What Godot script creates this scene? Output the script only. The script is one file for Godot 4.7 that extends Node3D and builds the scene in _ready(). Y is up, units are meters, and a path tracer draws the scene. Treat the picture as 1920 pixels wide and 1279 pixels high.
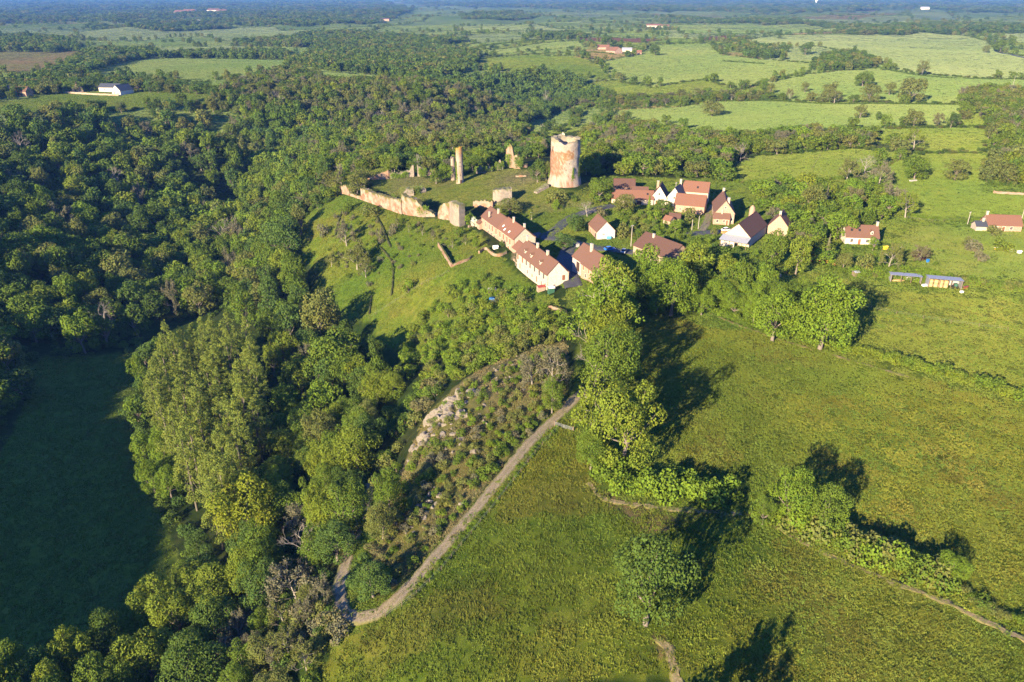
extends Node3D
# A ruined castle and its hamlet on a spur above a wooded valley, seen from the air in low evening sun.
# Photo pixels (1920 x 1279) are turned into places by meeting the terrain: at(), and at_top() for crowns.

const EYE := Vector3(0, 85, 0)
const FOCAL := 1400.0
const PITCH := 0.43555
const R0 := 15.0
const RSTEP := 0.0125
const RINGS := 560
const FINE := 49.0
const DA := 0.3

var rng := RandomNumberGenerator.new()
var used := {}
var ctrl := PackedVector3Array()
var wts := PackedFloat64Array()
var hgrid := PackedFloat32Array()
var hcols := 0
var azs := PackedFloat32Array()
var n1 := FastNoiseLite.new()
var n2 := FastNoiseLite.new()
var n3 := FastNoiseLite.new()
var ncell := FastNoiseLite.new()
var nedge := FastNoiseLite.new()
var regions := []
var M := {}

# ---------------------------------------------------------------- naming
func numbered(s: String) -> String:
	var k: int = used.get(s, 0)
	used[s] = k + 1
	return s if k == 0 else "%s_%03d" % [s, k]

func tag(o: Node, label: String, category := "", group := "", kind := "") -> Node:
	o.set_meta("label", label)
	if category != "": o.set_meta("category", category)
	if group != "": o.set_meta("group", group)
	if kind != "": o.set_meta("kind", kind)
	return o

func thing(called: String, label: String, category: String, where: Vector3, turn := 0.0, group := "") -> Node3D:
	var o := Node3D.new()
	o.name = numbered(called)
	add_child(o)
	o.position = where
	o.rotation.y = turn
	tag(o, label, category, group)
	return o

func part(called: String, mesh: Mesh, m: Material, parent: Node, xf := Transform3D()) -> MeshInstance3D:
	var o := MeshInstance3D.new()
	o.name = called if parent != self else numbered(called)
	o.mesh = mesh
	if m != null: o.material_override = m
	o.transform = xf
	parent.add_child(o, true)
	return o

# ---------------------------------------------------------------- camera geometry
func ray(px: float, py: float) -> Vector3:
	var dx := (px - 960.0) / FOCAL
	var dy := -(py - 639.5) / FOCAL
	var c := cos(PITCH)
	var s := sin(PITCH)
	return Vector3(dx, dy * c - s, -dy * s - c)

func flat_at(px: float, py: float, e: float) -> Vector3:
	var d := ray(px, py)
	return EYE + d * ((e - EYE.y) / d.y)

func at_top(px: float, py: float, h: float) -> Vector3:
	# where a thing of height h stands whose top shows at this pixel
	var d := ray(px, py)
	var lo := 40.0
	var t := 60.0
	while t < 26000.0:
		var p := EYE + d * t
		if p.y < ground(p.x, p.z) + h: break
		lo = t
		t *= 1.02
	var hi := t
	for i in 14:
		var mid := (lo + hi) * 0.5
		var p := EYE + d * mid
		if p.y < ground(p.x, p.z) + h: hi = mid
		else: lo = mid
	var q := EYE + d * hi
	return Vector3(q.x, ground(q.x, q.z), q.z)

func at(px: float, py: float) -> Vector3:
	return at_top(px, py, 0.0)

func px_scale(p: Vector3) -> float:
	var v := p - EYE
	return FOCAL / maxf(1.0, -v.y * sin(PITCH) - v.z * cos(PITCH))

func to_px(p: Vector3) -> Vector2:
	var v := p - EYE
	var fw := -v.y * sin(PITCH) - v.z * cos(PITCH)
	var up := v.y * cos(PITCH) - v.z * sin(PITCH)
	return Vector2(960.0 + FOCAL * v.x / fw, 639.5 - FOCAL * up / fw) if fw > 1.0 else Vector2(-9999, -9999)

func in_frame(p: Vector3, margin: float) -> bool:
	var q := to_px(p)
	return q.x > -margin and q.x < 1920.0 + margin and q.y > -margin and q.y < 1279.0 + margin

# ---------------------------------------------------------------- terrain
# surveyed heights: photo pixel x, y and height in metres above the village
const SURVEY := [
	1920, 1279, -3, 1500, 1279, -4, 1150, 1279, -6, 850, 1279, -11, 640, 1279, -17, 1300, 1050, -2.5, 1700, 1040, -2, 1900, 1000, -1, 1500, 800, -0.5, 1900, 800, 0,
	1300, 700, -0.5, 1700, 650, 0, 1100, 900, -3, 1000, 1000, -5.5, 900, 1100, -8.5, 750, 1190, -12, 1250, 620, -0.5, 1150, 620, -0.5,
	1070, 757, -2, 985, 845, -4.5, 890, 960, -7.5, 780, 1085, -10.5, 700, 1150, -12.3, 645, 1150, -14, 645, 1065, -16, 685, 955, -20,
	1075, 640, 0.5, 960, 690, -1, 860, 745, -5, 815, 830, -8, 760, 940, -12, 700, 1075, -13.5, 930, 780, -4.2, 850, 900, -8.5,
	770, 780, -17, 725, 880, -21, 690, 880, -24, 800, 700, -17, 905, 655, -9,
	930, 560, -9, 1000, 572, -5, 850, 600, -16, 780, 600, -22, 750, 660, -26, 1040, 590, -2,
	905, 440, -3.5, 960, 500, -5, 1020, 548, -4.5, 870, 480, -6, 760, 425, -7, 640, 372, -6, 560, 430, -18, 650, 470, -16, 740, 540, -18, 690, 590, -26, 590, 560, -30, 520, 480, -31, 830, 520, -10,
	700, 345, -1.5, 760, 345, -1, 870, 350, 0, 930, 350, 1.2, 985, 335, 3, 1060, 349, 6, 1020, 305, 4, 1130, 365, 2.5, 950, 305, 1, 690, 308, 1, 640, 318, -5, 820, 350, -1, 900, 385, -1.5, 1050, 390, 0.5,
	850, 292, -6, 900, 278, -19, 960, 252, -31, 720, 278, -16, 610, 285, -24, 660, 290, -8,
	1000, 440, -0.5, 1100, 420, 0, 1250, 372, 1, 1350, 420, 0, 1450, 460, 0, 1620, 460, 0, 1870, 430, 0.5, 1200, 500, 0, 1100, 530, -0.7, 1500, 560, 0, 1750, 540, 0,
	150, 700, -43, 150, 900, -43, 100, 1150, -43, 250, 1100, -42, 300, 1000, -42, 20, 1279, -42, 330, 1279, -38, 450, 1230, -31, 520, 1180, -26, 480, 1000, -36, 560, 900, -33, 400, 760, -42, 350, 640, -43, 600, 720, -34, 660, 820, -30, 600, 1050, -24, 470, 520, -41, 430, 392, -46, 510, 430, -37, 300, 470, -43,
	0, 520, -26, 110, 430, -30, 0, 680, -36, 0, 830, -39, 200, 350, -26, 100, 265, -9, 0, 225, 0, 200, 190, 0, 350, 195, 0, 400, 265, -12, 500, 215, -8, 330, 320, -38, 450, 340, -45, 550, 310, -33,
	700, 215, -11, 620, 240, -20, 800, 185, -3, 620, 160, 0, 700, 145, -1, 880, 180, -10, 960, 215, -36, 1040, 235, -36, 1085, 190, -30, 900, 245, -28, 830, 265, -17, 1130, 175, -16, 1140, 235, -13, 1200, 255, -7, 1300, 270, -4, 1250, 160, -7, 1000, 175, -26, 900, 150, -12, 1000, 140, -10,
	1500, 290, -2, 1800, 310, 1, 1600, 210, -1, 1800, 150, 3, 1920, 110, 5, 1920, 300, 2, 1400, 110, 1, 1100, 110, 0, 960, 110, -6, 780, 110, -8, 1000, 60, 0, 400, 60, -6, 200, 130, 0, 0, 130, 0, 420, 140, 0, 0, 30, -12, 960, 25, 0, 1900, 40, 4]
# heights beyond the frame: the plateau that closes the valley towards the sun, and the land behind the camera (x, z, height)
const BEYOND := [-205, 5, 13, -165, -50, -10, -250, -60, 13, -215, -115, -11, -285, -150, 12, -255, -200, -12, -330, -270, 9, -420, -420, 5, -300, -380, -14, -150, 60, 4, -110, -10, -26, -90, 50, -8, -40, 10, -22, 20, 30, -12, 0, -30, -20, 80, 10, -6, 180, -20, -2, 150, 120, 0, 0, 150, 0, -150, 200, 2, -450, -50, 12, 400, -100, 0, 450, -400, 2, 600, 100, 0, -600, -800, 0, -900, -300, 0, -1800, -1500, 0, 1800, -1000, 0, 0, 1500, 0, 3000, -6000, 0, -3000, -6000, -5, 0, -14000, 0, -9000, -9000, 0, 9000, -9000, 0, 9000, 3000, 0, -9000, 3000, 0]

func survey() -> void:
	for i in range(0, SURVEY.size(), 3):
		ctrl.append(Vector3(flat_at(SURVEY[i], SURVEY[i + 1], SURVEY[i + 2])))
	for i in range(0, BEYOND.size(), 3):
		ctrl.append(Vector3(BEYOND[i], BEYOND[i + 2], BEYOND[i + 1]))
	var n := ctrl.size()
	var rows := []
	for i in n:
		var row := PackedFloat64Array()
		row.resize(n + 1)
		for j in n:
			var dx := ctrl[i].x - ctrl[j].x
			var dz := ctrl[i].z - ctrl[j].z
			row[j] = sqrt(dx * dx + dz * dz + 64.0)
		row[i] += 0.3
		row[n] = ctrl[i].y
		rows.append(row)
	for k in n:
		var best := k
		for i in range(k + 1, n):
			if absf(rows[i][k]) > absf(rows[best][k]): best = i
		var tmp: PackedFloat64Array = rows[k]
		rows[k] = rows[best]
		rows[best] = tmp
		var pk: PackedFloat64Array = rows[k]
		for i in range(k + 1, n):
			var ri: PackedFloat64Array = rows[i]
			var f: float = ri[k] / pk[k]
			if f == 0.0: continue
			for j in range(k, n + 1):
				ri[j] -= f * pk[j]
			rows[i] = ri
	wts.resize(n)
	for k in range(n - 1, -1, -1):
		var s: float = rows[k][n]
		for j in range(k + 1, n):
			s -= rows[k][j] * wts[j]
		wts[k] = s / rows[k][k]

func raw_height(x: float, z: float) -> float:
	var s := 0.0
	for i in ctrl.size():
		var c := ctrl[i]
		var dx := x - c.x
		var dz := z - c.z
		s += wts[i] * sqrt(dx * dx + dz * dz + 64.0)
	return s

const GR := 110      # rings of the coarse height table
const GRSTEP := 0.0640
const GA0 := 1.25    # degrees, inside the fine sector
const GA1 := 4.0

func make_heights() -> void:
	# azimuths of the table: fine in front of the camera, coarse elsewhere
	var a := -FINE - 2.0
	while a < FINE + 2.0:
		azs.append(a)
		a += GA0
	while a < 360.0 - FINE - 2.0 - 0.01:
		azs.append(a)
		a += GA1
	hcols = azs.size()
	hgrid.resize((GR + 1) * hcols)
	for i in GR + 1:
		var r := R0 * exp(i * GRSTEP)
		for j in hcols:
			var t := deg_to_rad(azs[j])
			hgrid[i * hcols + j] = raw_height(r * sin(t), -r * cos(t))

func cub(a: float, b: float, c: float, d: float, t: float) -> float:
	return b + 0.5 * t * (c - a + t * (2.0 * a - 5.0 * b + 4.0 * c - d + t * (3.0 * (b - c) + d - a)))

var nfine := 0
func ground(x: float, z: float) -> float:
	var r := sqrt(x * x + z * z)
	var fi := clampf(log(maxf(r, R0) / R0) / GRSTEP, 0.0, GR - 0.001)
	var az := rad_to_deg(atan2(x, -z))
	if az < -FINE - 2.0: az += 360.0
	var fj := (az + FINE + 2.0) / GA0
	if fj >= nfine - 1: 
		var last := azs[nfine - 1]
		fj = nfine - 1 + (az - last) / (azs[nfine] - last) if az < azs[nfine] else nfine + (az - azs[nfine]) / GA1
	var i := int(fi)
	var j := int(fj)
	var u := fi - i
	var v := fj - j
	var j0 := posmod(j - 1, hcols)
	var j1 := posmod(j, hcols)
	var j2 := posmod(j + 1, hcols)
	var j3 := posmod(j + 2, hcols)
	var a := maxi(i - 1, 0) * hcols
	var b := i * hcols
	var c := mini(i + 1, GR) * hcols
	var d := mini(i + 2, GR) * hcols
	var h := cub(
		cub(hgrid[a + j0], hgrid[a + j1], hgrid[a + j2], hgrid[a + j3], v),
		cub(hgrid[b + j0], hgrid[b + j1], hgrid[b + j2], hgrid[b + j3], v),
		cub(hgrid[c + j0], hgrid[c + j1], hgrid[c + j2], hgrid[c + j3], v),
		cub(hgrid[d + j0], hgrid[d + j1], hgrid[d + j2], hgrid[d + j3], v), u)
	if r > 900.0:
		h += n3.get_noise_2d(x * 0.12, z * 0.12) * 22.0 * clampf((r - 900.0) / 2500.0, 0.0, 1.0)
	return h + n2.get_noise_2d(x, z) * 0.18

func slope_normal(p: Vector3, e := 1.5) -> Vector3:
	return Vector3(ground(p.x - e, p.z) - ground(p.x + e, p.z), 2.0 * e, ground(p.x, p.z - e) - ground(p.x, p.z + e)).normalized()

# ---------------------------------------------------------------- ground cover
# style: three real base colours (linear) mixed by noise, patch size in metres, share of the third colour
const STYLE := {
	"pasture": [Color(0.124, 0.148, 0.020), Color(0.154, 0.160, 0.026), Color(0.090, 0.128, 0.019), 9.0, 0.42],
	"meadow": [Color(0.124, 0.170, 0.028), Color(0.142, 0.176, 0.034), Color(0.100, 0.155, 0.026), 10.0, 0.4],
	"paddock": [Color(0.152, 0.179, 0.028), Color(0.180, 0.185, 0.038), Color(0.114, 0.159, 0.027), 14.0, 0.4],
	"green": [Color(0.147, 0.195, 0.032), Color(0.171, 0.201, 0.043), Color(0.119, 0.175, 0.032), 16.0, 0.35],
	"crop": [Color(0.172, 0.228, 0.065), Color(0.189, 0.233, 0.071), Color(0.141, 0.207, 0.058), 40.0, 0.3],
	"pale": [Color(0.220, 0.260, 0.108), Color(0.198, 0.244, 0.097), Color(0.176, 0.228, 0.089), 60.0, 0.3],
	"stubble": [Color(0.190, 0.175, 0.070), Color(0.235, 0.165, 0.078), Color(0.165, 0.180, 0.062), 45.0, 0.35],
	"earth": [Color(0.250, 0.115, 0.060), Color(0.220, 0.120, 0.070), Color(0.200, 0.110, 0.060), 30.0, 0.3],
	"terrace": [Color(0.133, 0.190, 0.024), Color(0.186, 0.190, 0.038), Color(0.105, 0.165, 0.024), 8.0, 0.4],
	"ward": [Color(0.180, 0.190, 0.043), Color(0.143, 0.179, 0.032), Color(0.166, 0.154, 0.070), 7.0, 0.5],
	"lawn": [Color(0.123, 0.170, 0.026), Color(0.157, 0.179, 0.032), Color(0.095, 0.144, 0.024), 6.0, 0.4],
	"garden": [Color(0.125, 0.165, 0.034), Color(0.155, 0.175, 0.046), Color(0.100, 0.145, 0.030), 6.0, 0.4],
	"scrub": [Color(0.165, 0.138, 0.055), Color(0.115, 0.125, 0.032), Color(0.200, 0.165, 0.090), 4.0, 0.35],
	"earthbank": [Color(0.200, 0.135, 0.075), Color(0.130, 0.105, 0.045), Color(0.100, 0.110, 0.030), 2.5, 0.4],
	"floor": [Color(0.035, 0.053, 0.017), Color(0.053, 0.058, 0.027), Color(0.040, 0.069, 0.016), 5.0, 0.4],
}

# name, style, label, outline in photo pixels
func field_list() -> Array:
	return [
		["bare_earth", "earthbank", "trampled brown earth below the bright hedge clump", [1128,918, 1180,942, 1290,957, 1400,962, 1396,975, 1310,970, 1268,992, 1225,1002, 1180,978, 1142,948]],
		["bare_earth", "earthbank", "muddy hollow under the lone field tree", [1222,1182, 1250,1190, 1266,1215, 1258,1240, 1236,1228, 1222,1204]],
		["field", "pasture", "rough olive green pasture sloping away below the gravel lane", [1065,785, 1085,830, 1110,905, 1150,940, 1260,952, 1400,962, 1500,1020, 1650,1085, 1780,1135, 1990,1225, 1990,1330, 600,1330, 570,1290, 650,1195, 730,1158, 860,1012, 960,892, 1042,800]],
		["field", "pasture", "large olive hay field between the hedge row and the big oaks", [1195,590, 1400,620, 1560,662, 1750,718, 1990,780, 1990,1210, 1780,1125, 1640,1072, 1480,1005, 1400,950, 1330,912, 1230,860, 1185,780, 1170,680]],
		["field", "paddock", "smooth paddock in front of the two open hay sheds", [1505,505, 1560,520, 1660,548, 1800,556, 1990,566, 1990,770, 1900,735, 1760,690, 1650,645, 1600,600, 1560,540]],
		["meadow", "meadow", "shaded dark green meadow on the valley floor", [70,672, 160,666, 260,662, 250,720, 245,800, 265,880, 300,960, 330,1040, 350,1090, 260,1190, 100,1279, -100,1330, -100,900, 0,850, 40,780, 60,720]],
		["meadow", "meadow", "small shaded clearing at the bend of the wooded valley", [392,378, 440,376, 455,392, 430,412, 400,405]],
		["garden_terrace", "terrace", "steep sunlit grass terraces below the curtain wall", [600,382, 650,366, 700,382, 760,405, 840,412, 905,440, 920,470, 900,490, 850,505, 830,522, 790,552, 745,578, 700,604, 640,595, 590,570, 600,510, 560,480, 540,462, 560,425]],
		["castle_lawn", "ward", "mown castle ward around the ruins with worn tracks", [690,338, 720,325, 800,333, 860,333, 900,328, 960,316, 1010,318, 1032,345, 1060,360, 1130,372, 1100,386, 1000,402, 930,388, 890,386, 840,382, 790,376, 720,362]],
		["lawn", "lawn", "grass of the hamlet between the houses and the asphalt road", [930,390, 1000,402, 1100,386, 1145,392, 1300,402, 1310,440, 1300,462, 1180,480, 1100,480, 1060,540, 1040,480, 985,430]],
		["mound", "green", "bright green grassy mound at the tip of the castle spur", [632,306, 660,298, 700,297, 730,308, 725,320, 680,326, 650,322]],
		["rocky_slope", "scrub", "dry brown rocky slope above the gravel lane", [1062,642, 950,668, 870,712, 800,780, 750,880, 710,985, 690,1080, 705,1135, 850,990, 940,872, 1020,792, 1065,742]],
		["field", "green", "bright pasture with two lone round trees behind the village", [1610,347, 1697,290, 1845,286, 1835,360, 1990,370, 1990,408, 1815,412, 1717,407, 1650,380]],
		["field", "green", "long green field behind the hamlet with a dead tree at its corner", [1365,322, 1413,293, 1553,277, 1663,283, 1694,290, 1647,316, 1580,330, 1507,340, 1413,342, 1377,340]],
		["field", "green", "small square pasture beside the brown track", [1637,243, 1848,239, 1862,254, 1845,286, 1763,284, 1693,280, 1647,267]],
		["field", "crop", "pale green strip of pasture above the village wood", [1140,208, 1280,200, 1350,190, 1450,188, 1550,193, 1810,197, 1800,236, 1680,238, 1640,246, 1500,244, 1400,250, 1290,246, 1180,228]],
		["field", "crop", "pasture dotted with separate trees", [1430,157, 1513,140, 1630,127, 1730,140, 1840,147, 1990,152, 1990,240, 1860,240, 1840,185, 1780,195, 1640,192, 1540,192, 1450,189]],
		["field", "pale", "wide pale yellow-green field under the country road", [1370,80, 1447,67, 1780,63, 1855,77, 1870,97, 1990,122, 1990,152, 1827,147, 1747,140, 1680,130, 1640,113, 1597,97, 1520,87, 1447,93]],
		["field", "crop", "rolling green field below the red-roofed farm", [1220,84, 1330,82, 1355,103, 1440,113, 1530,120, 1520,135, 1467,145, 1413,158, 1390,170, 1320,150, 1230,165, 1160,150, 1120,120, 1190,104]],
		["field", "green", "green field in front of the wooded gorge", [857,127, 890,108, 1000,103, 1080,106, 1120,120, 1150,150, 1060,140, 960,133, 890,130]],
		["field", "crop", "narrow curved field between two hedges above the gorge", [848,96, 900,80, 980,74, 985,80, 900,92, 860,101]],
		["field", "crop", "hedged field left of the red-roofed farm on the hill", [890,97, 1000,83, 1085,76, 1100,88, 1010,95, 900,107]],
		["field", "earth", "red ploughed strip behind the farm", [1060,73, 1090,71, 1160,71, 1220,72, 1250,75, 1210,80, 1150,79, 1100,76]],
		["field", "earth", "orange brown ploughed field beyond the hedge", [1310,70, 1350,67, 1400,67, 1360,75, 1315,77]],
		["field", "stubble", "orange tinged stubble field on the far bank", [-60,97, 130,95, 175,99, 130,118, 60,137, -60,135]],
		["field", "crop", "large pale green field with long tree shadows on the far bank", [160,128, 200,118, 295,108, 400,110, 545,113, 538,130, 500,132, 440,142, 380,156, 330,152, 280,142, 200,144, 165,142]],
		["field", "pale", "long pale field beyond the tree row on the far bank", [140,54, 300,58, 480,52, 610,58, 560,76, 430,78, 345,69, 200,77, 145,70]],
		["field", "crop", "small field on top of the wooded hill", [560,134, 610,136, 745,147, 740,157, 640,159, 590,152]],
		["field", "green", "grass round the white farmhouse on the far bank", [-60,198, 70,180, 150,172, 250,170, 330,170, 400,182, 396,198, 290,202, 170,207, 60,212, -60,222]],
		["field", "crop", "open field with lone trees on the skyline plain", [690,62, 760,47, 850,27, 930,20, 1010,25, 1060,33, 985,45, 1000,57, 900,63, 830,58, 740,61]],
		["field", "pale", "pale whitish field beyond the poplar windbreak", [850,50, 960,48, 1075,56, 1060,62, 960,60, 860,58]],
		["field", "crop", "far green field with a line of young trees", [1230,48, 1400,44, 1600,52, 1640,58, 1500,62, 1400,64, 1280,64]],
		["field", "pale", "far pale field at the edge of the blue woods", [1700,20, 1745,20, 1800,34, 1780,42, 1710,36]],
		["field", "pale", "far cream coloured crop beside the country road", [1830,60, 1990,60, 1990,84, 1905,80, 1850,68]],
		["field", "green", "sunlit clearing in the gorge behind the keep", [985,257, 1030,241, 1085,228, 1078,240, 1040,254, 1000,264]],
		["field", "green", "narrow green clearing along the upper gorge", [1062,196, 1085,186, 1140,186, 1190,190, 1150,197, 1100,200]],
		["field", "green", "rough green hillside above the scrubby strip", [1085,152, 1160,150, 1230,165, 1320,150, 1390,170, 1430,158, 1450,188, 1350,190, 1280,200, 1180,192, 1110,184]],
		["garden_slope", "terrace", "grassy garden slope under the terrace of row houses", [915,465, 960,500, 1020,550, 1060,590, 1000,620, 880,665, 770,665, 690,612, 745,572, 790,545, 840,515, 880,490]],
		["vegetable_garden", "garden", "long grass gardens behind the white cottage", [1690,445, 1730,425, 1800,428, 1990,440, 1990,540, 1880,520, 1760,512, 1700,485]],
		["verge", "lawn", "grass verges of the gravel lane round the hairpin", [590,1225, 630,1120, 640,1060, 676,930, 712,925, 695,1060, 722,1128, 860,985, 1055,742, 1082,760, 875,1012, 735,1165, 650,1215]],
		["grassland", "lawn", "grass of hedge banks, gardens and field edges round the hamlet", [1066,800, 1085,640, 1060,590, 1066,540, 1000,430, 1150,330, 1380,335, 1990,240, 1990,1330, 1500,1330, 1400,980, 1240,965, 1110,920]],
	]

func mixed(style: String, x: float, z: float, wild := 1.0) -> Color:
	var s: Array = STYLE[style]
	var f: float = 1.0 / s[3]
	var a := n1.get_noise_2d(x * f * 3.0, z * f * 3.0) * 0.5 + n1.get_noise_2d(x * f * 11.0 + 50.0, z * f * 11.0) * 0.5
	var b := n1.get_noise_2d(x * f * 1.2 + 300.0, z * f * 1.2 - 70.0)
	var c: Color = s[0]
	c = c.lerp(s[1], clampf(0.5 + a * 1.3 * wild, 0.0, 1.0))
	c = c.lerp(s[2], clampf((b * 1.6 + s[4]) * 0.8, 0.0, 1.0))
	if style == "pasture":   # grass laid over in streaks, with seed heads
		var u := x * 0.80 + z * 0.60
		var w := -x * 0.60 + z * 0.80
		var st := n1.get_noise_2d(u * 1.1 + 900.0, w * 5.5)
		var big := n1.get_noise_2d(x * 0.22 + 77.0, z * 0.22)
		c = c * (1.0 + st * 0.40 + big * 0.20)
		c = c.lerp(Color(0.17, 0.125, 0.035), clampf(n1.get_noise_2d(x * 0.35 - 400.0, z * 0.35) * 1.3 - 0.15, 0.0, 0.3))
	return c

func region_of(x: float, z: float) -> int:
	var p := Vector2(x, z)
	for k in regions.size():
		var b: Rect2 = regions[k].box
		if b.has_point(p) and Geometry2D.is_point_in_polygon(p, regions[k].poly): return k
	return -1

func plan(px: Array) -> PackedVector2Array:
	var poly := PackedVector2Array()
	for i in range(0, px.size(), 2):
		var w := at(px[i], px[i + 1])
		poly.append(Vector2(w.x, w.z))
	return poly

func box_of(poly: PackedVector2Array) -> Rect2:
	var b := Rect2(poly[0], Vector2.ZERO)
	for p in poly: b = b.expand(p)
	return b

func base_color(x: float, z: float, k: int) -> Color:
	if k >= 0: return mixed(regions[k].style, x, z)
	var r := sqrt(x * x + z * z)
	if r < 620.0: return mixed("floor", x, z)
	var v := ncell.get_noise_2d(x, z)
	var s := "crop" if v < -0.35 else "green" if v < 0.1 else "pale" if v < 0.5 else "crop" if v < 0.85 else "stubble"
	return mixed(s, x, z)

func make_ground() -> void:
	for f in field_list():
		var poly := plan(f[3])
		regions.append({"name": f[0], "style": f[1], "label": f[2], "poly": poly, "box": box_of(poly)})
	var cols := PackedFloat32Array()
	var a := -FINE
	while a < FINE - 0.001:
		cols.append(a)
		a += DA
	a = FINE
	while a < 360.0 - FINE - 0.5:
		cols.append(a)
		a += 3.0
	var nc := cols.size()
	var pos := PackedVector3Array()
	var nor := PackedVector3Array()
	var col := PackedColorArray()
	var rid := PackedInt32Array()
	pos.resize(RINGS * nc)
	nor.resize(RINGS * nc)
	col.resize(RINGS * nc)
	rid.resize(RINGS * nc)
	for i in RINGS:
		var r := R0 * exp(i * RSTEP)
		for j in nc:
			var t := deg_to_rad(cols[j])
			var x := r * sin(t)
			var z := -r * cos(t)
			var k := i * nc + j
			pos[k] = Vector3(x, ground(x, z), z)
			var g := region_of(x, z) if j < 330 else -1
			rid[k] = g
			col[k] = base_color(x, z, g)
	for i in RINGS:
		for j in nc:
			var up := pos[mini(i + 1, RINGS - 1) * nc + j] - pos[maxi(i - 1, 0) * nc + j]
			var across := pos[i * nc + (j + 1) % nc] - pos[i * nc + (j + nc - 1) % nc]
			var nn := across.cross(up).normalized()
			nor[i * nc + j] = nn if nn.y > 0.0 else -nn
	var lists := []
	for k in regions.size() + 1: lists.append(PackedInt32Array())
	for i in RINGS - 1:
		for j in nc:
			lists[rid[i * nc + j] + 1].append(i * nc + j)
	var stamp := PackedInt32Array()
	var slot := PackedInt32Array()
	stamp.resize(RINGS * nc)
	slot.resize(RINGS * nc)
	stamp.fill(-1)
	for k in lists.size():
		var P := PackedVector3Array()
		var N := PackedVector3Array()
		var C := PackedColorArray()
		var U := PackedVector2Array()
		var U2 := PackedVector2Array()
		var I := PackedInt32Array()
		for q in lists[k]:
			var j: int = q % nc
			var e: int = q - j + (j + 1) % nc
			var four := [q, e, e + nc, q + nc]
			for v in four:
				if stamp[v] != k:
					stamp[v] = k
					slot[v] = P.size()
					P.append(pos[v])
					N.append(nor[v])
					C.append(col[v])
					U.append(Vector2(pos[v].x, pos[v].z) / 7.0)
					U2.append(Vector2(pos[v].z + 0.3 * pos[v].x, pos[v].x - 0.3 * pos[v].z) / 43.0)
			I.append_array([slot[four[0]], slot[four[2]], slot[four[1]], slot[four[0]], slot[four[3]], slot[four[2]]])
		if I.is_empty(): continue
		if k == 0:   # close the disc under the camera
			P.append(Vector3(0, ground(0, -1), 0))
			N.append(Vector3.UP)
			C.append(col[0])
			U.append(Vector2.ZERO)
			U2.append(Vector2.ZERO)
			for j in nc:
				if stamp[j] == 0 and stamp[(j + 1) % nc] == 0: I.append_array([P.size() - 1, slot[j], slot[(j + 1) % nc]])
		var arr := []
		arr.resize(Mesh.ARRAY_MAX)
		arr[Mesh.ARRAY_VERTEX] = P
		arr[Mesh.ARRAY_NORMAL] = N
		arr[Mesh.ARRAY_COLOR] = C
		arr[Mesh.ARRAY_TEX_UV] = U
		arr[Mesh.ARRAY_TEX_UV2] = U2
		arr[Mesh.ARRAY_INDEX] = I
		var am := ArrayMesh.new()
		am.add_surface_from_arrays(Mesh.PRIMITIVE_TRIANGLES, arr)
		if k == 0:
			tag(part("ground", am, M.ground, self), "rolling wooded ground of the valley and the plain", "ground", "", "structure")
		else:
			tag(part(regions[k - 1].name, am, M.ground, self), regions[k - 1].label, "field", "", "structure")

func noise_tex(freq: float, lo: Color, hi: Color, sd: int, size := 512, as_normal := false, bump := 4.0, type := FastNoiseLite.TYPE_SIMPLEX_SMOOTH) -> NoiseTexture2D:
	var f := FastNoiseLite.new()
	f.seed = sd
	f.noise_type = type
	f.frequency = freq
	f.fractal_octaves = 5
	var t := NoiseTexture2D.new()
	t.width = size
	t.height = size
	t.seamless = true
	t.noise = f
	if as_normal:
		t.as_normal_map = true
		t.bump_strength = bump
	else:
		var g := Gradient.new()
		g.set_color(0, lo)
		g.set_color(1, hi)
		g.set_offset(0, 0.25)
		g.set_offset(1, 0.75)
		t.color_ramp = g
	return t

func mat(c: Color, rough := 0.9, spec := 0.3) -> StandardMaterial3D:
	var m := StandardMaterial3D.new()
	m.albedo_color = c.linear_to_srgb()
	m.roughness = rough
	m.metallic_specular = spec
	return m

func make_ground_material() -> void:
	var g := mat(Color(1, 1, 1), 0.95, 0.1)
	g.vertex_color_use_as_albedo = true
	g.albedo_texture = noise_tex(0.03, Color(0.66, 0.70, 0.62), Color(1.0, 0.98, 0.95), 4, 1024)
	g.detail_enabled = true
	g.detail_blend_mode = BaseMaterial3D.BLEND_MODE_MUL
	g.detail_uv_layer = BaseMaterial3D.DETAIL_UV_2
	g.detail_albedo = noise_tex(0.012, Color(0.80, 0.84, 0.80), Color(1, 0.98, 0.96), 9, 1024)
	g.normal_enabled = true
	g.normal_texture = noise_tex(0.05, Color.BLACK, Color.WHITE, 12, 1024, true, 6.0)
	g.normal_scale = 0.7
	M.ground = g

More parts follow.
